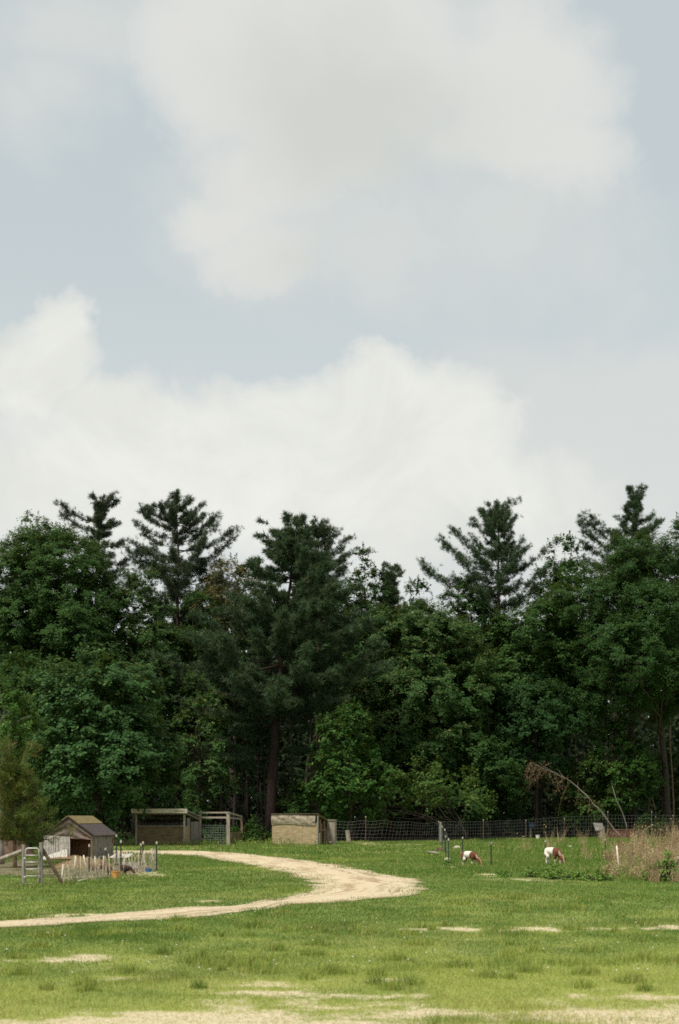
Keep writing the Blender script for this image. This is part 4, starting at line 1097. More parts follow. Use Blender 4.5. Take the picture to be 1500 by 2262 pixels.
    # straw floor inside and spilling out
    def fl(u, v):
        x = -hw * .8 + u * (Wd * .85); y = -.9 + v * (D + .7)
        z = .05 + .20 * fbm(x * 2, y * 2, 73, 3) * np.sin(np.pi * np.clip(u, .0, 1)) * sstep(0, .35, v) + .0
        return np.stack([x, y, z], 1)
    mb = MB(); mb.sheet(fl, 26, 30); o = mb.build('straw_bedding', M['straw'], root, smooth=True)
goat_hut()

# --- soil mound at the left edge
def mound(name, label, px, py, rx, ry, h, mat, seed):
    x0, y0 = gp(px, py)
    n = 40
    def fn(u, v):
        x = (u * 2 - 1) * rx * 1.3; y = (v * 2 - 1) * ry * 1.3
        r = np.sqrt((x / rx) ** 2 + (y / ry) ** 2)
        z = h * np.clip(1 - r ** 2, -.2, 1) * (.7 + .6 * fbm(x * 2 + 9, y * 2 + 4, seed, 4)) - .02
        return np.stack([x, y, z], 1)
    mb = MB(); mb.sheet(fn, n, n)
    o = mb.build(name, M[mat], None, smooth=True, loc=(x0, y0, g1(x0, y0)))
    return tag(o, label, 'mound')
mound('soil_mound', 'heap of bare reddish soil behind the gate at the left edge', 5, 1892, 1.5, 1.6, 1.05, 'soil', 81)
mound('soil_mound', 'low heap of straw and soil in front of the hut doorway', 185, 1918, 1.1, 1.2, .32, 'straw', 82)

# --- open shelter
def shelter():
    rng = np.random.default_rng(720)
    Y0 = 85.0
    xl, xr = X_at(300, Y0), X_at(409, Y0)
    cx = (xl + xr) / 2; hw = (xr - xl) / 2
    root = thing('animal_shelter', 'open fronted plywood animal shelter under the feathery maple, with a pale roof edge', 'shelter', (cx, Y0, g1(cx, Y0)), math.radians(-8))
    E = Z_at(1795, Y0); D = 3.6; hb = Z_at(1826, Y0); Eb = E - .42
    mb = MB()
    for i in range(3):
        a = -hw + .05 + i * (2 * hw - .1) / 3; b = -hw + .05 + (i + 1) * (2 * hw - .1) / 3
        mb.box(((a + b) / 2, 0, hb / 2), (b - a - .008, .02, hb))
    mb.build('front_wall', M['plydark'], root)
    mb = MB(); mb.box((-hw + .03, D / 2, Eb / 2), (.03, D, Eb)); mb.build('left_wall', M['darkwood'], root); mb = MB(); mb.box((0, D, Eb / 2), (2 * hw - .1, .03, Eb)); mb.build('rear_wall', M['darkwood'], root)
    for x in (-hw, hw):
        mb = MB(); mb.box((x, -.03, E / 2), (.11, .11, E)); mb.build('post', M['oldwood'], root)
        mb = MB(); mb.box((x, D, Eb / 2), (.11, .11, Eb)); mb.build('post', M['oldwood'], root)
    mb = MB(); mb.box((0, -.03, hb + .03), (2 * hw - .12, .09, .06)); mb.build('sill_rail', M['oldwood'], root); mb = MB(); mb.beam((-hw, -.03, E - .05), (hw, -.03, E - .05), .1, .1)
    mb.build('header_beam', M['oldwood'], root)
    # right side: board, then a grey door
    mb = MB(); planks(mb, .05, 1.15, 0, hb + .02, hw + .045, 4, .02, rng, axis='y'); mb.build('side_wall', M['ply'], root)
    mb = MB(); planks(mb, 1.30, 3.2, .05, Eb - .12, hw + .06, 7, .022, rng, axis='y'); d = mb.build('door', M['greywood'], root)
    mb = MB(); planks(mb, 0.5, 1.2, hb + .02, Eb + .1, hw + .03, 3, .02, rng, axis='y'); mb.build('side_shutter', M['greywood'], root)
    mb = MB(); mb.beam((hw + .06, -.05, E + .0), (hw + .06, D + .2, Eb + .0), .05, .16); mb.build('side_fascia', M['oldwood'], root)
    # roof slab sloping to the back
    mb = MB(); mb.beam((0, -.28, E + .12), (0, D + .3, Eb + .10), 2 * hw + .5, .05); mb.build('roof', M['tin'], root)
    mb = MB(); mb.box((0, -.31, E + .10), (2 * hw + .48, .03, .26)); fa = mb.build('fascia', M['roofwhite'], root)
    # faint worn dark marks on the pale fascia
    mb = MB()
    xs = hw + .22 - np.array([.72, .62, .54, .45, .38, .31, .22, .14])
    for i, x in enumerate(xs): mb.box((x, -.328, E + .10 + rng.normal(0, .006)), (.05, .004, .05 + .05 * (i < 2)))
    mb.box((hw + .22 - .43, -.3275, E + .075), (.62, .003, .008))
    mb.build('lettering', M['darkwood'], fa)
    # wire strip across the opening
    mb = MB()
    for i in range(3): mb.tube([(-hw, -.09, hb + .03 + i * .09), (hw, -.09, hb + .03 + i * .09)], .006, 4)
    for x in np.linspace(-hw, hw, 16): mb.tube([(x, -.09, hb - .02), (x, -.09, hb + .24)], .006, 4)
    mb.build('wire_strip', M['wire'], root)
shelter()

# --- timber pen frame with a wire panel
def pen_frame():
    Ya = 86.5; Yb = 84.0
    a = np.array((X_at(443, Ya), Ya)); b = np.array((X_at(504, Yb), Yb)); c = np.array((X_at(534, 90), 90.0))
    root = thing('pen_frame', 'weathered timber pen frame with a wire panel beside the open shelter', 'pen', (b[0], b[1], g1(*b)))
    a3 = lambda p, z: (p[0] - b[0], p[1] - b[1], z)
    zt = Z_at(1797, 85)
    mb = MB(); mb.beam(a3(b, -.05), a3(b, zt), .20, .12); mb.build('post', M['oldwood'], root)
    mb = MB(); mb.beam(a3(c, -.05), a3(c, zt - .22), .14, .12); mb.build('post', M['brownwood'], root)
    mb = MB(); mb.beam(a3(a, 0), a3(a, zt), .10, .10); mb.build('post', M['oldwood'], root)
    dab = (b - a) / np.linalg.norm(b - a)
    mb = MB(); mb.beam(a3(a - dab * .2, zt + .035), a3(b + dab * .12, zt + .035), .12, .09); mb.build('top_beam', M['oldwood'], root)
    mb = MB(); mb.beam(a3(a, zt - .26), a3(b - dab * .11, zt - .26), .06, .11); mb.build('rail', M['oldwood'], root)
    mb = MB(); mb.beam(a3(b, zt + .03), a3(c, zt - .20), .10, .09); mb.build('side_beam', M['oldwood'], root)
    mb = MB(); mb.beam(a3(b, zt - .28), a3(c, zt - .36), .06, .09); mb.build('rail', M['oldwood'], root)
    mb = MB()
    p0 = np.array(a3(a, 0)); p1 = np.array(a3(b, 0)); off = np.array((0, -.09, 0))
    for i in range(11):
        f = i / 10; q = p0 + (p1 - p0) * (.02 + f * .9) + off; mb.tube([q + (0, 0, .03), q + (0, 0, zt * .62)], .011, 4)
    for i in range(9):
        z = .05 + (zt * .62 - .05) * i / 8; mb.tube([p0 + off + (0, 0, z), p0 + (p1 - p0) * .92 + off + (0, 0, z)], .011, 4)
    mb.build('wire_panel', M['wire'], root)
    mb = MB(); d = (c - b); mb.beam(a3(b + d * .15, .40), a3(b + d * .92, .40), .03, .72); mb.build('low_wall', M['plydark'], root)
pen_frame()

# --- tan shed
def tan_shed():
    rng = np.random.default_rng(740)
    Ya, Yb = 84.5, 87.0
    a = np.array((X_at(601, 86.5), 86.5)); b = np.array((X_at(701, 85.75), 85.75))
    yaw = math.atan2(b[1] - a[1], b[0] - a[0]); L = np.linalg.norm(b - a)
    root = thing('plywood_shed', 'small tan plywood shed with crinkled tarp under its roof edge', 'shed', (a[0], a[1], g1(*a) - .02), yaw)
    H = Z_at(1799, 85.5); D = 2.2; hs = Z_at(1821, 85.5); Hb = H - .42
    mb = MB()
    for i in range(3):
        x0 = L * i / 3; x1 = L * (i + 1) / 3; mb.box(((x0 + x1) / 2, 0, (hs + .08) / 2), (x1 - x0 - .006, .02, hs + .08))
    mb.build('front_wall', M['ply'], root)
    def tf(u, v):
        x = -.02 + u * (L * .97); z = hs - .05 + .05 * np.sin(u * 5) + (H - .03 - hs + .05) * v
        y = -.05 - .07 * (fbm(u * 8, v * 5, 91, 4) - .35) * np.sin(np.pi * np.clip(v, .03, .98)) - .05 * np.sin(np.pi * v) * np.abs(np.sin(u * 9 + v * 3))
        return np.stack([x, y, z], 1)
    mb = MB(); mb.sheet(tf, 60, 16); mb.build('tarp', M['tarp'], root, smooth=True)
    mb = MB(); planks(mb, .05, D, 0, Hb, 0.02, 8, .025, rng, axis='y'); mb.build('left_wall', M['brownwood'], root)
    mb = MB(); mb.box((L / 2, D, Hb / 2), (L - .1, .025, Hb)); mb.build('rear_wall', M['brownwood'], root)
    # right side: grey corner board, uneven boards, half open door
    mb = MB(); mb.box((L + .03, .05, H / 2 - .02), (.06, .22, H - .04)); mb.build('corner_post', M['greywood'], root)
    mb = MB()
    for i, (y0, y1, h) in enumerate([(.5, .75, Hb + .1), (.78, .98, Hb * .9), (1.35, 1.6, Hb + .02), (1.65, 1.9, Hb * .72)]):
        mb.box((L + .01 + .004 * i, (y0 + y1) / 2, h / 2), (.025, y1 - y0, h))
    mb.build('side_boards', M['brownwood'], root)
    mb = MB(); mb.box((L + .04, .36, .36), (.02, .10, .72)); mb.build('pale_board', M['white'], root)
    mb = MB(); mb.beam((L + .05, .25, Hb * .62), (L + .05, 2.1, Hb * .60), .03, .09); mb.build('side_rail', M['brownwood'], root)
    # corrugated roof
    def rf(u, v):
        x = -.06 + u * (L + .16); y = -.12 + v * (D + .3)
        z = H + .03 - (H - Hb) * v * (D + .3) / D + .016 * np.sin(u * 2 * np.pi * 34)
        return np.stack([x, y, z], 1)
    mb = MB(); mb.sheet(rf, 275, 3)
    o = mb.build('roof', M['rustpost'], root, smooth=True)
    s_ = o.modifiers.new('thickness', 'SOLIDIFY'); s_.thickness = .02
    mb = MB(); mb.beam((L + .06, -.08, H - .02), (L + .06, D + .1, Hb - .02), .03, .09); mb.build('verge_board', M['brownwood'], root)
    # boxy nest annex at the far right corner
    ax, ay = L + .02, 2.05
    mb = MB(); mb.box((ax + .27, ay + .15, .74), (.50, .45, 1.48)); bevel(mb.build('annex', M['oldwood'], root), .01)
    mb = MB(); mb.box((ax + .27, ay + .14, 1.50), (.58, .54, .05)); mb.build('annex_lid', M['oldwood'], root)
tan_shed()

# --- gate, its posts and braces
YG = PY(1956)
gx0, gx1 = X_at(52, YG), X_at(90, YG)
def wood_post(name, label, px, Y, top, w_, mat='greywood', group=None, cat='post', tilt=0.0):
    x = X_at(px, Y); z0 = g1(x, Y); h = Z_at(top, Y) - z0
    mb = MB(); mb.tube([(0, 0, -.1), (tilt * .33, 0, h * .33), (tilt * .66, .01, h * .66), (tilt, 0, h)], [w_ * .55, w_ * .5, w_ * .5, w_ * .48], 8)
    o = mb.build(name, M[mat], None, loc=(x, Y, z0))
    return tag(o, label, cat, group)
GPG = 'gate posts'
wood_post('gate_post', 'weathered grey post on the left side of the metal gate', 52, YG, 1866, .085, group=GPG)
wood_post('gate_post', 'weathered grey post between the metal gate and the dark brace', 91, YG + .05, 1861, .10, group=GPG)
def gate():
    x0, x1 = X_at(57, YG), X_at(86.5, YG)
    root = thing('metal_gate', 'narrow pale metal tube gate with five rungs between grey posts', 'gate', ((x0 + x1) / 2, YG - .03, g1(x0, YG)))
    hw = (x1 - x0) / 2; zt = Z_at(1875, YG); zb_ = .03
    mb = MB(); r = .07
    an = np.linspace(0, np.pi / 2, 6)
    P = [(-hw, 0, zb_)] + [(-hw + r - r * math.cos(a), 0, zt - r + r * math.sin(a)) for a in an] + [(hw - r + r * math.sin(a), 0, zt - r + r * math.cos(a)) for a in an] + [(hw, 0, zb_), (-hw, 0, zb_)]
    mb.tube(P, .019, 7); mb.build('frame', M['metal'], root, smooth=True)
    for i in range(4):
        z = zt - (zt - zb_) * (i + 1) / 5 * .97
        mb = MB(); mb.tube([(-hw, 0, z), (0, .004, z - .006), (hw, 0, z)], .015, 6); mb.build('rung', M['metal'], root, smooth=True)
    for z in (.2, zt - .25):
        mb = MB(); mb.tube([(-hw, 0, z), (-hw - .05, .0, z)], .012, 6); mb.build('hinge', M['metal'], root)
gate()
def brace(label, a, b, Y, r, mat):
    x0 = X_at(a[0], Y)
    P = [(0, 0, Z_at(a[1], Y)), ((X_at(b[0], Y) - x0) * .5, .0, (Z_at(a[1], Y) + Z_at(b[1], Y)) / 2 + .01), (X_at(b[0], Y) - x0, 0, Z_at(b[1], Y))]
    mb = MB(); mb.tube(P, r, 8)
    o = mb.build('brace_pole', M[mat], None, loc=(x0, Y, 0)); tag(o, label, 'brace', 'brace poles of the gate posts')
brace('dark round pole bracing the right gate post down to the net fence', (94, 1876), (137, 1951), YG + .12, .045, 'darkwood')
brace('long pale wooden pole rising from the left frame edge to the gate', (-90, 1934), (49, 1880), YG + .10, .055, 'oldwood')

# --- t-posts
TP = 'steel t-posts with cream tips'
def tpost_parts(h, mat, capm=True):
    mb = MB(); mb.box((0, 0, h / 2 - .1), (.045, .008, h + .2)); mb.box((0, .022, h / 2 - .1), (.008, .036, h + .198))
    for z in np.arange(.12, h - .1, .07): mb.box((0, -.008, z), (.016, .010, .02))
    c = MB(); c.box((0, .0, h - .05), (.050, .018, .08)); c.box((0, .028, h - .05), (.014, .036, .077))
    return mb, c
def tpost(label, px, top, bottom, mat='post', group=TP, tilt=0.0, Y=None, capped=True):
    Y = Y or PY(bottom); x = X_at(px, Y); z0 = g1(x, Y); h = Z_at(top, Y) - z0
    root = thing('fence_post', label, 'fence post', (x, Y, z0), group=group)
    root.rotation_euler = (0, tilt, .3)
    a, c = tpost_parts(h, mat)
    a.build('post', M[mat], root)
    if capped: c.build('cream_tip', M['cap'], root)
    return root
for lab, px, top, bo, mat, tl in [
    ('dark steel post just left of the left goat, far side', 1022, 1848, 1893, 'post', 0),
    ('dark steel post with a stick across its top between the two goats', 1085, 1859, 1918, 'post', 0),
    ('dark steel post right at the rump of the right goat', 1205, 1855, 1910, 'rustpost', 0),
    ('dark steel post on the left rim of the tall dry weeds', 1337, 1852, 1893, 'post', 0),
    ('steel post mostly sunk in the dry weeds right of the white stake', 1419, 1850, 1890, 'post', 0),
    ('steel post cut by the right frame edge in the dry weeds', 1497, 1890, 1945, 'post', .03)]:
    tpost(lab, px, top, bo, mat, tilt=tl)
sx0, sy0 = gp(1085, 1918)
mb = MB(); mb.tube([(-.14, -.03, .80), (0, -.035, .815), (.13, -.03, .79)], .011, 5)
tag(mb.build('stick', M['palebark'], None, loc=(sx0, sy0, g1(sx0, sy0))), 'thin pale stick lying across the steel post between the goats', 'stick')
for lab, px, top, bo, mat in [
    ('green steel post with a cream tip behind the hut corner, tallest and darkest', 257, 1843, 1912, 'post'),
    ('green steel post with bright white tip right of the hut', 267, 1855, 1928, 'post'),
    ('green steel post in the middle of the net fence by the brown hens', 233, 1872, 1925, 'post'),
    ('dark steel post in front of the hut doorway', 197, 1864, 1928, 'post'),
    ('yellow tipped steel post of the cluster at the far net corner', 311, 1862, 1926, 'rustpost'),
    ('cream tipped steel post in the cluster at the far net corner', 316, 1858, 1927, 'post'),
    ('cream tipped steel post closing the right end of the net fence', 346, 1858, 1925, 'post')]:
    tpost(lab, px, top, bo, mat, group='steel posts round the hut pen')

# white stake at the weeds
def stake(label, px, top, bo, tilt, r=.022):
    Y = PY(bo); x = X_at(px, Y); z0 = g1(x, Y); h = Z_at(top, Y) - z0
    mb = MB(); mb.tube([(0, 0, -.08), (tilt * .5, 0, h * .5), (tilt, 0, h)], [r, r, r * .95], 7)
    return tag(mb.build('white_stake', M['plastic'], None, loc=(x, Y, z0), smooth=True), label, 'stake')
stake('leaning white stake in front of the dry weeds at right', 1369, 1868, 1934, -.09)

# --- white electric netting round the hut pen
def net_fence():
    rng = np.random.default_rng(760)
    line = [(137, 1954), (163, 1948), (197, 1946), (226, 1941), (262, 1938), (296, 1933), (322, 1927), (349, 1924)]
    tops = [1911, 1894, 1893, 1890, 1885, 1888, 1880, 1872]
    P = np.array([gp(*p) for p in line]); H = np.array([Z_at(t, p[1]) for t, p in zip(tops, P)])
    root = thing('net_fence', 'sagging white plastic net fence around the goat hut pen', 'net fence', (P[0][0], P[0][1], g1(*P[0])))
    o = np.array([P[0][0], P[0][1], 0])
    T = np.linspace(0, len(P) - 1, 92)
    G = np.stack([np.interp(T, np.arange(len(P)), P[:, k]) for k in range(2)], 1); G[:, 1] += .06 * np.sin(T * 4)
    HT = np.interp(T, np.arange(len(P)), H)
    HT = HT * (1 - .16 * np.abs(np.sin(T * np.pi)) ** 1.2) + rng.normal(0, .015, len(T))
    mb = MB()
    for i, t in enumerate(T):
        k = 5; zz = np.linspace(0.01, HT[i], k)
        lx = rng.normal(0, .05); xs = G[i, 0] - o[0] + np.linspace(0, lx, k) + rng.normal(0, .012, k)
        ys = G[i, 1] - o[1] + rng.normal(0, .012, k)
        mb.tube(np.stack([xs, ys, zz], 1), .0085, 4, cap=False)
    for f in (.10, .36, .64, 1.0):
        mb.tube(np.stack([G[:, 0] - o[0], G[:, 1] - o[1], HT * f + rng.normal(0, .012, len(T))], 1), .004, 3, cap=False)
    mb.build('net', M['strand'], root)
    for i, (px, py, tx, ty, r) in enumerate([(136, 1955, 140, 1910, .017), (162, 1949, 167, 1891, .015), (166, 1949, 169, 1893, .012), (196, 1945, 185, 1890, .016), (228, 1945, 229, 1891, .013), (297, 1936, 282, 1890, .012), (322, 1928, 318, 1880, .011), (345, 1926, 334, 1875, .011), (180, 1948, 178, 1893, .011), (212, 1943, 210, 1892, .011), (246, 1941, 240, 1887, .011), (272, 1938, 276, 1886, .011), (309, 1931, 306, 1884, .011), (335, 1927, 337, 1874, .011)]):
        x, y = gp(px, py); mb = MB(); xt = X_at(tx, y)
        mb.tube([(x - o[0], y - o[1] - .03, -.03), (xt - o[0], y - o[1] - .03, Z_at(ty, y))], r, 6)
        mb.build('stake', M['plastic' if i in (0, 1, 3, 6, 9) else 'strand'], root, smooth=True)
net_fence()
mb = MB(); x, y = gp(185, 1950); mb.tube([(-.14, -.1, .02), (-.02, 0, .05), (.10, .05, .07)], .014, 6)
tag(mb.build('loose_stake', M['plastic'], None, loc=(x, y, g1(x, y)), smooth=True), 'loose white stick lying in the grass before the net fence', 'stake')

# --- tubs, sheet and trough by the net
def tub(name, label, px, py, r, h, mat, rim=True):
    x, y = gp(px, py)
    root = thing(name, label, 'tub', (x, y, g1(x, y)))
    k = 18; an = np.linspace(0, 2 * np.pi, k, endpoint=False)
    prof = [(r * .80, 0), (r * .86, h * .3), (r * .95, h * .7), (r, h), (r * 1.07, h), (r * 1.07, h * .93), (r * .92, h * .98), (r * .78, .03), (0.001, .03)]
    V = np.array([(a * math.cos(t), a * math.sin(t), z) for a, z in prof for t in an]); q = []
    for i in range(len(prof) - 1):
        for j in range(k): q.append((i * k + j, i * k + (j + 1) % k, (i + 1) * k + (j + 1) % k, (i + 1) * k + j))
    MB().add(V, q).build('body', M[mat], root, smooth=False)
    mb = MB(); t = np.linspace(0, np.pi, 9); mb.tube(np.stack([np.cos(t) * r * 1.05, np.sin(t) * r * .25 - r * .2, h * .95 + np.sin(t) * -h * .25], 1), .006, 5); mb.build('handle', M['metal'], root)
tub('orange_tub', 'orange basket tub standing beside the dark hen at the net', 256, 1943, .115, .19, 'orange')
tub('blue_tub', 'small bright blue tub near the right end of the net fence', 328, 1929, .10, .11, 'blue')
def sheetbox():
    x, y = gp(285, 1923)
    root = thing('feed_trough', 'grey tin feed trough behind the orange tub', 'trough', (x, y, g1(x, y)), .15)
    L_, w_, h = .62, .3, .20
    mb = MB()
    mb.box((0, -w_ / 2, h / 2 + .03), (L_, .015, h)); mb.box((0, w_ / 2, h / 2 + .03), (L_, .015, h)); mb.box((-L_ / 2, 0, h / 2 + .03), (.015, w_ - .017, h)); mb.box((L_ / 2, 0, h / 2 + .03), (.015, w_ - .017, h)); mb.box((0, 0, .04), (L_ - .02, w_ - .02, .015))
    mb.build('body', M['tin'], root)
    for sx_ in (-1, 1):
        mb = MB(); mb.box((sx_ * .22, 0, .012), (.05, w_ + .05, .03)); mb.build('skid', M['greywood'], root)
sheetbox()
x, y = gp(268, 1900)
def sh(u, v):
    xx = (u - .5) * .72; yy_ = (v - .5) * 1.5
    return np.stack([xx, yy_, .06 + .12 * v + .06 * fbm(u * 4, v * 4, 31, 3)], 1)
mb = MB(); mb.sheet(sh, 16, 14); o = mb.build('tin_sheet', M['slat'], None, loc=(x, y, g1(x, y)))
o.modifiers.new('thickness', 'SOLIDIFY').thickness = .01
tag(o, 'crumpled pale sheet lying on the grass behind the steel posts by the hut', 'sheet')

# --- back fences
def wire_run(label, pts, tops, posts, name='wire_fence', nv=5, nw=8, mat='wire', wr=.008, step=.24, postmat='rustpost', skew=0.0, sag=.05, seed=1, capped=True):
    """pts: photo pixels on the ground; tops: photo rows of the top wire; posts: list (index, top row)"""
    rng = np.random.default_rng(seed)
    P = np.array([gp(*p) for p in pts]); H = np.array([Z_at(t, p[1]) for t, p in zip(tops, P)])
    root = thing(name, label, 'fence', (P[0][0], P[0][1], g1(*P[0])))
    o = np.array([P[0][0], P[0][1]])
    seg = np.concatenate([[0], np.cumsum(np.linalg.norm(np.diff(P, axis=0), axis=1))])
    n = int(seg[-1] / step) + 2
    s = np.linspace(0, seg[-1], n)
    x = np.interp(s, seg, P[:, 0]) - o[0]; y = np.interp(s, seg, P[:, 1]) - o[1]; h = np.interp(s, seg, H)
    fr = np.interp(s, seg, np.arange(len(P))); h = h - sag * np.abs(np.sin(fr * np.pi)) + .03 * (fbm(s * .5, s * 0, seed, 3) - .5)
    y = y + .10 * (fbm(s * .4, s * 0 + 3, seed + 3, 3) - .5)
    mb = MB()
    for j in range(nw):
        f = (j / (nw - 1)) ** .9
        mb.tube(np.stack([x, y, .03 + (h - .03) * f + .02 * (fbm(s * .8, s * 0 + j * 3.3, seed + 9, 2) - .5)], 1), wr, 4, cap=False)
    for i in range(n):
        sk = skew * (1 + .5 * math.sin(s[i] * .7)) + rng.normal(0, .015)
        mb.tube(np.array([(x[i], y[i], .02), (x[i] + sk * .5, y[i], h[i] * .5), (x[i] + sk, y[i], h[i])]), wr * .9, 4, cap=False)
    mb.build('wire_mesh', M[mat], root)
    for (px, py, top) in posts:
        X_, Y_ = gp(px, py); a, c = tpost_parts(Z_at(top, Y_) - g1(X_, Y_), None)
        pm = a.build('post', M[postmat], root, loc=(X_ - o[0], Y_ - o[1] + .05, 0))
        if capped: c.build('cream_tip', M['cap'], pm)
    return root
wire_run('sagging woven wire fence from the tan shed to the corner posts', [(736, 1861.5), (800, 1862), (845, 1862), (905, 1861.5), (966, 1860)], [1814, 1813, 1812, 1816, 1817],
         [(808, 1862, 1803)], skew=.22, sag=.10, seed=5, mat='wirerust', wr=.0055, nw=7, step=.28)
wire_run('straight woven wire fence behind the goat paddock', [(972, 1860), (1068, 1858), (1162, 1855), (1246, 1854), (1340, 1853), (1440, 1852.5), (1560, 1852.5)], [1815, 1814, 1810, 1804, 1800, 1800, 1801],
         [(1068, 1859, 1811), (1162, 1855, 1811), (1247, 1854, 1807), (1343, 1853, 1791), (1440, 1852.5, 1792), (1487, 1852.5, 1800)], sag=.02, seed=6, wr=.0050, nw=7, step=.29)
wire_run('short wire fence run coming towards the viewer left of the goats', [(970, 1861), (976, 1871), (984, 1886), (990, 1903)], [1817, 1825, 1835, 1851],
         [(969, 1861.5, 1814), (977, 1873, 1823), (983, 1884, 1831), (985, 1891, 1844), (991, 1904, 1849)], name='wire_fence', mat='wirerust', seed=7, sag=.0, postmat='post', nw=4, step=7, wr=.007)
wood_post('corner_post', 'thick weathered wooden corner post of the wire fences', 973.5, PY(1861), 1816, .17, 'greywood')
wood_post('tree_stump', 'broken grey stump leaning before the wire fence right of the shed', 771, PY(1861), 1834, .30, 'oldwood', cat='stump', tilt=-.12)
wood_post('short_post', 'slim pale wooden post behind the paddock fence with a blue rag on top', 1172, PY(1852.5), 1821, .10, 'oldwood')
def rag():
    Y = PY(1852.5) - .08; x = X_at(1174, Y)
    def fn(u, v):
        return np.stack([(u - .5) * .42, -.05 - .05 * np.sin(u * 9) * (1 - v) - .08 * np.sin(np.pi * u), -.32 + .34 * v + .04 * np.sin(u * 12)], 1)
    mb = MB(); mb.sheet(fn, 16, 10); o = mb.build('rag', M['bluerag'], None, loc=(x, Y, Z_at(1819, Y)), smooth=True); o.modifiers.new('thickness', 'SOLIDIFY').thickness = .012
    tag(o, 'blue rag hanging on the slim post behind the paddock', 'rag')
rag()
tub('bucket', 'small whitish bucket at the foot of the paddock fence', 1188, 1854, .16, .34, 'white')
def board():
    Y = PY(1853) ; x = X_at(1322, Y)
    root = thing('board', 'tilted pale grey board propped on a stump behind the paddock', 'board', (x, Y, Z_at(1827, Y)), .0)
    mb = MB(); V = np.array([(-.44, 0, .34), (.34, 0, .30), (.38, 0, -.22), (-.20, 0, -.30)]); V2 = V + np.array([0, .03, 0])
    mb.add(np.concatenate([V, V2]), [(0, 3, 2, 1), (4, 5, 6, 7), (0, 1, 5, 4), (1, 2, 6, 5), (2, 3, 7, 6), (3, 0, 4, 7)])
    mb.build('panel', M['tin'], root)
    mb = MB(); mb.box((0.08, .025 + .03, -.02), (.5, .04, .06)); mb.build('batten', M['greywood'], root)
board()
wood_post('tree_stump', 'thick jagged stump under the pale grey board', 1329, PY(1853) + .25, 1826, .52, 'greywood', cat='stump')
def rusty_box():
    Y = 113.5; x0, x1 = X_at(1346, Y), X_at(1396, Y)
    root = thing('rusty_crate', 'low reddish rusty crate behind the fence at right', 'crate', ((x0 + x1) / 2, Y, g1(x0, Y)))
    w_ = x1 - x0
    h = Z_at(1833, Y)
    mb = MB(); mb.box((0, 0, h / 2), (w_, .9, h)); bevel(mb.build('body', M['rust'], root), .03)
    mb = MB(); mb.box((0, 0, h + .025), (w_ + .08, .98, .05)); mb.build('lid', M['rust'], root)
    mb = MB()
    for i in range(5): mb.box((-w_ / 2 + (i + .5) * w_ / 5, -.47, h / 2), (.06, .03, h * .96))
    mb.build('rib', M['rust'], root)
rusty_box()

# --- stones and logs
def rock(label, px, py, sx_, sy_, sz, mat='stone', seed=1):
    x, y = gp(px, py)
    bm = bmesh.new(); bmesh.ops.create_icosphere(bm, subdivisions=3, radius=1)
    rng = np.random.default_rng(seed); o3 = rng.uniform(0, 50, 3)
    V = np.array([v_.co[:] for v_ in bm.verts])
    r = .72 + .55 * fbm(V[:, 0] * 1.4 + o3[0], V[:, 1] * 1.4 + V[:, 2] * 1.1 + o3[1], seed, 3)
    V = V * r[:, None] * np.array([sx_, sy_, sz])
    for v_, c in zip(bm.verts, V): v_.co = c
    me = bpy.data.meshes.new('stone'); bm.to_mesh(me); bm.free(); me.materials.append(M[mat])
    for p_ in me.polygons: p_.use_smooth = True
    o = bpy.data.objects.new('stone', me); COL.objects.link(o); o.location = (x, y, g1(x, y) + sz * .35)
    return tag(o, label, 'stone', 'stones lying in the paddock')
rock('biggest pale stone in the grass by the short fence run', 1010, 1876, .20, .16, .14, seed=1)
rock('reddish stone at the foot of the wooden corner post', 971, 1879, .15, .13, .14, 'soil', 2)
rock('small white stone below the far dark post', 1042, 1861, .10, .08, .08, seed=3)
rock('small pale stone at the near end of the short fence run', 989, 1903, .13, .1, .1, seed=4)
rock('flat pale stone half buried left of the left goat', 1002, 1921, .16, .10, .05, seed=5)
rock('tan stone among the dry stems above the right goat', 1260, 1873, .17, .12, .09, seed=6)
x, y = gp(956, 1885); mb = MB(); mb.tube([(-.20, 1.3, .05), (0, 0, .06), (.18, -1.3, .05)], [.045, .055, .05], 8)
tag(mb.build('log', M['oldwood'], None, loc=(x, y, g1(x, y)), smooth=True), 'pale short log lying in the grass left of the fence run', 'log')

def pebbles():
    rng = np.random.default_rng(870)
    n = 900; i = rng.integers(0, len(RO), n); f = rng.uniform(.02, .98, n)
    x = RI[i, 0] * (1 - f) + RO[i, 0] * f + rng.normal(0, .1, n); y = RI[i, 1] * (1 - f) + RO[i, 1] * f + rng.normal(0, .1, n)
    r = rng.uniform(.006, .016, n)
    B = np.array([(1, 0, 0), (0, 1, 0), (-1, 0, 0), (0, -1, 0), (0, 0, .8), (0, 0, -.5)], float)
    T = np.array([(0, 1, 4), (1, 2, 4), (2, 3, 4), (3, 0, 4), (1, 0, 5), (2, 1, 5), (3, 2, 5), (0, 3, 5)])
    V = B[None] * r[:, None, None] * rng.uniform(.6, 1.4, (n, 6, 1)) + np.stack([x, y, gh(x, y) + .03 + r * .2], 1)[:, None]
    o = mesh_np('gravel', V.reshape(-1, 3), (T[None] + np.arange(n)[:, None, None] * 6).reshape(-1, 3), M['stone'])
    o['kind'] = 'stuff'; o['label'] = 'loose stones strewn over the sandy track'
pebbles()
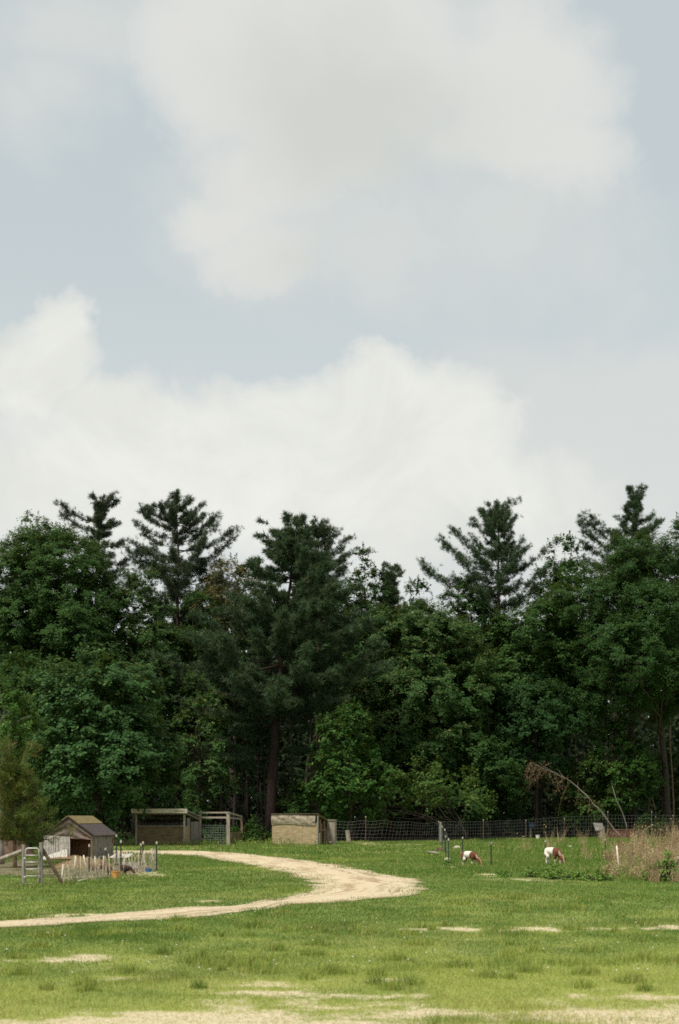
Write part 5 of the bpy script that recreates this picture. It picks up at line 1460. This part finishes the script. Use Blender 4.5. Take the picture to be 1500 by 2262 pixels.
# --- dry weeds and paddock plants
def stems(name, label, spots, mat, seed, kind='stuff', leafy=0.0):
    rng = np.random.default_rng(seed); Vs = []; Ts = []
    for (px, py, rpx, hpx, n, tr0) in spots:
        x0, Y0 = gp(px, py); r = rpx / F * Y0; H = hpx / F * Y0
        q = rng.normal(0, .5, (n, 2))
        x = x0 + q[:, 0] * r; y = Y0 + q[:, 1] * r * 1.5
        h = H * rng.uniform(.45, 1.08, n)
        z = gh(x, y)
        V, _ = blades(rng, x, y, z - .01, h, .012 * Y0 / 48 * rng.uniform(.7, 1.5, n), .45)
        Vs.append(V); Ts.append(np.repeat(np.stack([np.clip(rng.normal(tr0, .25, n), 0, 1), (rng.uniform(0, 1, n) < .15) * .8], 1), 3, 0))
        if leafy:   # seed heads and side leaves
            m_ = int(n * leafy); i = rng.integers(0, n, m_)
            f = rng.uniform(.35, 1.0, m_); tip = V.reshape(-1, 3, 3)[i]
            c = tip[:, 0] * (1 - f)[:, None] + tip[:, 2] * f[:, None] + rng.normal(0, .02, (m_, 3))
            L = leaves(rng, c, rng.normal(0, 1, (m_, 3)) + np.array([0, -.4, .4]), .07 * Y0 / 48, .4)
            L = L.reshape(-1, 4, 3); L1 = L[:, [0, 1, 2]].reshape(-1, 3); L2 = L[:, [0, 2, 3]].reshape(-1, 3)
            Vs += [L1, L2]; tt = np.repeat(np.stack([np.clip(rng.normal(tr0, .25, m_), 0, 1), (rng.uniform(0, 1, m_) < .15) * .6], 1), 3, 0); Ts += [tt, tt]
    V = np.concatenate(Vs)
    o = mesh_np(name, V, np.arange(len(V)).reshape(-1, 3), M[mat], tint=np.concatenate(Ts))
    o['kind'] = kind; o['label'] = label
    return o
rs = np.random.default_rng(77)
sp = []
for i in range(85):
    px = 1338 + 200 * rs.uniform(0, 1) ** .75; py = rs.uniform(1888, 1952)
    hh = np.interp(px, [1335, 1380, 1420, 1480, 1540], [36, 48, 68, 92, 96]) * rs.uniform(.4, 1.15) * np.interp(py, [1888, 1952], [1.05, .75])
    sp.append((px, py, rs.uniform(8, 22), hh, int(rs.uniform(50, 130)), rs.uniform(.1, .9)))
stems('dry_weeds', 'tall reddish dry weeds massed at the right edge of the paddock', sp, 'dry', 801, leafy=1.3)
sp = []
for (px, py, h) in [(1290, 1890, 56), (1297, 1905, 48), (1285, 1868, 50), (1213, 1875, 50), (1160, 1880, 44), (1240, 1862, 42), (1330, 1866, 50), (1340, 1870, 56), (1345, 1905, 46), (1400, 1862, 48), (1420, 1862, 44), (1450, 1866, 50), (1480, 1868, 60)]:
    sp.append((px, py, 8, h, 26, .8))
sp2 = [(rs.uniform(1345, 1520), rs.uniform(1900, 1953), 14, rs.uniform(14, 38), 55, rs.uniform(0, .3)) for i in range(34)]
stems('green_stems', 'green weeds growing up between the dry stalks at right', sp2, 'grass', 805, leafy=1.0)
stems('straw_stems', 'loose upright straw coloured stems through the back of the paddock', sp, 'dry', 802, leafy=.3)
sp = []
for i in range(60):
    px = rs.uniform(1000, 1360); py = rs.uniform(1868, 1936)
    sp.append((px, py, 30, rs.uniform(6, 13), 70, rs.uniform(.0, .35)))
stems('paddock_weeds', 'rough uncut green weeds growing in the goat paddock', sp, 'grass', 803, leafy=.6)
sp = [(px, 1862 + rs.uniform(-2, 7), 25, rs.uniform(8, 20), 60, rs.uniform(0, .3)) for px in list(np.linspace(395, 600, 22)) + list(np.linspace(280, 400, 10)) + list(np.linspace(600, 700, 6))]
stems('edge_weeds', 'rank green weeds around the shelter and the pen frame', sp, 'grass', 804, leafy=.8)
PL = 'leafy clumps in the paddock front'
for i, (px, py, top, hw, mat, lab) in enumerate([
    (1219, 1931, 1913, 17, 'herb', 'round bright green clump in front of the right goat'),
    (1175, 1942, 1918, 20, 'herb', 'bright leafy clump left of the round one before the goats'),
    (1245, 1946, 1926, 46, 'herb', 'wide low band of green leaves along the bare strip'),
    (1315, 1948, 1928, 40, 'herb', 'long dark green clump next to the dry weeds'),
    (1110, 1941, 1926, 10, 'herb', 'small dark tuft of leaves on the bare strip'),
    (1475, 1950, 1882, 26, 'herb', 'green leafy shrub standing in the dry weeds'),
    (1445, 1948, 1905, 26, 'herb', 'greyish weedy shrub left of the green shrub in the dry weeds'),
    (988, 1918, 1904, 10, 'herb', 'little leafy weed at the near end of the fence run')]):
    Y = PY(py)
    broadleaf('plant', lab, 'plant', px, Y, top, py + 1, hw, mat, 830 + i, 'dome', .35, leaf=.05 if hw < 30 else .07, tip=.1, trunk=True, base_r=.012, visible_limbs=4, bright=.3, group=PL, clump=.30, dens=.7)

# ------------------------------------------------------------------ animals
def grow(verts, edges, name, vox=.012, smooth_it=4):
    """skin a skeleton (pos, rx, ry) by lofted ellipsoids along each bone and fuse into one surface"""
    bm = bmesh.new()
    for a, b in edges:
        pa, ra = np.array(verts[a][0]), verts[a][1]; pb, rb = np.array(verts[b][0]), verts[b][1]
        L = np.linalg.norm(pb - pa); n = max(2, int(L / (min(ra, rb) * .45)) + 1)
        for t in np.linspace(0, 1, n):
            c = pa + (pb - pa) * t; r = ra + (rb - ra) * t
            bmesh.ops.create_icosphere(bm, subdivisions=2, radius=r, matrix=Matrix.Translation(c))
    me = bpy.data.meshes.new(name); bm.to_mesh(me); bm.free()
    tmp = bpy.data.objects.new(name + "_work", me); COL.objects.link(tmp)
    m = tmp.modifiers.new('r', 'REMESH'); m.mode = 'VOXEL'; m.voxel_size = vox
    s_ = tmp.modifiers.new('s', 'SMOOTH'); s_.iterations = smooth_it; s_.factor = .5
    dg = bpy.context.evaluated_depsgraph_get()
    out = bpy.data.meshes.new_from_object(tmp.evaluated_get(dg))
    bpy.data.objects.remove(tmp); bpy.data.meshes.remove(me)
    out.name = name
    return out
def soften(me, c, it=2):
    ne = len(me.edges); e = np.empty(ne * 2, np.int32); me.edges.foreach_get('vertices', e); e = e.reshape(-1, 2)
    for _ in range(it):
        s_ = np.zeros_like(c); k = np.zeros((len(c), 1))
        np.add.at(s_, e[:, 0], c[e[:, 1]]); np.add.at(s_, e[:, 1], c[e[:, 0]])
        np.add.at(k, e[:, 0], 1); np.add.at(k, e[:, 1], 1)
        c = .5 * c + .5 * s_ / np.maximum(k, 1)
    return c
def goat(label, px, py, yaw, sc, pattern, seed):
    x, y = gp(px, py)
    # +x is the head end, standing height at the back about 0.6
    v = {'rump': ((-.30, 0, .47), .125), 'loin': ((-.12, 0, .47), .135), 'rib': ((.08, 0, .45), .150), 'chest': ((.24, 0, .45), .135),
         'neck0': ((.32, 0, .46), .095), 'neck1': ((.44, 0, .33), .075), 'poll': ((.53, 0, .235), .062), 'muz': ((.60, 0, .12), .040), 'nose': ((.615, 0, .07), .030),
         'tail0': ((-.41, 0, .53), .028), 'tail1': ((-.46, 0, .50), .020),
         'earL': ((.50, .075, .25), .022), 'earL2': ((.475, .150, .185), .027), 'earR': ((.50, -.075, .25), .022), 'earR2': ((.475, -.150, .185), .027),
         'hornL': ((.50, .03, .30), .014), 'hornL2': ((.41, .055, .375), .010), 'hornR': ((.50, -.03, .30), .014), 'hornR2': ((.41, -.055, .375), .010)}
    e = [('rump', 'loin'), ('loin', 'rib'), ('rib', 'chest'), ('chest', 'neck0'), ('neck0', 'neck1'), ('neck1', 'poll'), ('poll', 'muz'), ('muz', 'nose'), ('rump', 'tail0'), ('tail0', 'tail1'),
         ('poll', 'earL'), ('earL', 'earL2'), ('poll', 'earR'), ('earR', 'earR2'), ('poll', 'hornL'), ('hornL', 'hornL2'), ('poll', 'hornR'), ('hornR', 'hornR2')]
    for sgn, nm, fx, hx in ((1, 'L', .05, -.03), (-1, 'R', -.02, .05)):
        v['sh' + nm] = ((.23, sgn * .075, .36), .070); v['kn' + nm] = ((.235 + fx, sgn * .08, .19), .034); v['pa' + nm] = ((.225 + fx * 1.3, sgn * .08, .05), .024); v['ho' + nm] = ((.245 + fx * 1.3, sgn * .08, .018), .026)
        v['hip' + nm] = ((-.27, sgn * .075, .38), .088); v['st' + nm] = ((-.22 + hx, sgn * .085, .29), .055); v['hk' + nm] = ((-.33 + hx, sgn * .085, .18), .032); v['hp' + nm] = ((-.30 + hx, sgn * .085, .05), .023); v['hh' + nm] = ((-.28 + hx, sgn * .085, .018), .026)
        e += [('chest', 'sh' + nm), ('sh' + nm, 'kn' + nm), ('kn' + nm, 'pa' + nm), ('pa' + nm, 'ho' + nm), ('rump', 'hip' + nm), ('hip' + nm, 'st' + nm), ('st' + nm, 'hk' + nm), ('hk' + nm, 'hp' + nm), ('hp' + nm, 'hh' + nm)]
    me = grow(v, e, 'goat_body', .011)
    n = len(me.vertices); co = np.empty(n * 3, np.float32); me.vertices.foreach_get('co', co); co = co.reshape(-1, 3)
    w1 = (fbm(co[:, 0] * 9 + seed, co[:, 2] * 9 + co[:, 1] * 6, seed, 3) - .5) * .12
    xx = co[:, 0] + w1; zz = co[:, 2] + w1
    white = np.array([.70, .66, .58]); brown = np.array([.115, .040, .018]); tan_ = np.array([.50, .34, .20])
    c = np.tile(white, (n, 1))
    if pattern == 0:     # brown rump and brown shoulders, white band
        c[(xx < -.20) & (zz > .20)] = brown; c[(xx > .10) & (zz > .24)] = brown; c[(xx > .36)] = brown
        c[(co[:, 0] < -.40)] = white
    else:                # white body, brown from the shoulders on
        c[(xx > .12) & (zz > .20)] = brown; c[xx > .33] = brown
    c[(np.abs(co[:, 1]) < .022) & (co[:, 0] > .50)] = tan_          # blaze
    c[(co[:, 2] < .035)] = (.09, .07, .055)                         # hooves
    horn = (co[:, 0] > .39) & (co[:, 0] < .50) & (co[:, 2] > .332) & (np.abs(co[:, 1]) < .075) & (np.abs(co[:, 1]) > .028) & (co[:, 2] > .30 + (.5 - co[:, 0]) * .55)
    c[horn] = (.30, .24, .17)
    c = soften(me, c)
    a = me.color_attributes.new("tint", 'FLOAT_COLOR', 'POINT'); t = np.ones((n, 4), np.float32); t[:, :3] = c; a.data.foreach_set('color', t.ravel())
    me.materials.clear(); me.materials.append(M['coat'])
    for p_ in me.polygons: p_.use_smooth = True
    o = bpy.data.objects.new('goat', me); COL.objects.link(o); o.location = (x, y, g1(x, y) - .01); o.rotation_euler = (0, 0, yaw); o.scale = (sc, sc, sc)
    # eyes
    mb = MB()
    for sg in (-1, 1): mb.box((.555, sg * .052, .205), (.018, .012, .018))
    eo = mb.build('eyes', M['inside'], o); bevel(eo, .005)
    return tag(o, label, 'goat', 'grazing goats in the paddock')
goat('grazing goat with brown rump, white middle and brown head, nearer the corner posts', 1037, 1917, math.radians(-48), .87, 0, 3)
goat('grazing goat with white hindquarters and brown shoulders right of the centre post', 1222, 1913, math.radians(-62), 1.02, 1, 8)

def hen(label, px, py, yaw, col, peck, sc=1.0):
    x, y = gp(px, py)
    hz_ = .10 if peck else .33
    hx = .26 if peck else .18
    v = {'tail': ((-.22, 0, .30), .020), 'tb': ((-.12, 0, .24), .062), 'body': ((0, 0, .20), .095), 'br': ((.08, 0, .20), .080), 'nk': ((.15, 0, .22), .045), 'hd': ((hx, 0, hz_), .033), 'bk': ((hx + .045, 0, hz_ - .02), .012),
         'cm': ((hx + .0, 0, hz_ + .04), .012), 't2': ((-.20, 0, .35), .016), 'hl': ((0, .045, .13), .040), 'hl2': ((.0, .045, .03), .013), 'hf': ((.05, .045, .012), .011), 'hr': ((0.01, -.045, .13), .040), 'hr2': ((.01, -.045, .03), .013), 'hg': ((.06, -.045, .012), .011)}
    e = [('tail', 'tb'), ('t2', 'tb'), ('tb', 'body'), ('body', 'br'), ('br', 'nk'), ('nk', 'hd'), ('hd', 'bk'), ('hd', 'cm'), ('body', 'hl'), ('hl', 'hl2'), ('hl2', 'hf'), ('body', 'hr'), ('hr', 'hr2'), ('hr2', 'hg')]
    me = grow(v, e, 'hen_body', .008, 2)
    n = len(me.vertices); co = np.empty(n * 3, np.float32); me.vertices.foreach_get('co', co); co = co.reshape(-1, 3)
    c = np.tile(np.array(col), (n, 1)); c[co[:, 2] < .09] = (.30, .20, .08) if not peck else c[co[:, 2] < .09]
    if peck: c[(co[:, 2] < .085) & (co[:, 0] < .10)] = (.30, .20, .08)
    c[(co[:, 2] > hz_ + .028) & (co[:, 0] > hx - .03)] = (.20, .03, .022)
    c = soften(me, c)
    a = me.color_attributes.new("tint", 'FLOAT_COLOR', 'POINT'); t = np.ones((n, 4), np.float32); t[:, :3] = c; a.data.foreach_set('color', t.ravel())
    me.materials.clear(); me.materials.append(M['coat'])
    for p_ in me.polygons: p_.use_smooth = True
    o = bpy.data.objects.new('hen', me); COL.objects.link(o); o.location = (x, y, g1(x, y) - .005); o.rotation_euler = (0, 0, yaw); o.scale = (sc, sc, sc)
    return tag(o, label, 'hen', 'hens in the hut pen')
hen('biggest brown hen standing behind the net in front of the hut', 214, 1937, math.radians(-160), (.10, .045, .025), False, 1.05)
hen('brown hen pecking between the big brown hen and the orange tub', 237, 1937, math.radians(-20), (.075, .035, .02), True, 1.0)
hen('blackish hen pecking right of the orange tub', 276, 1937, math.radians(-15), (.030, .022, .018), True, 1.05)
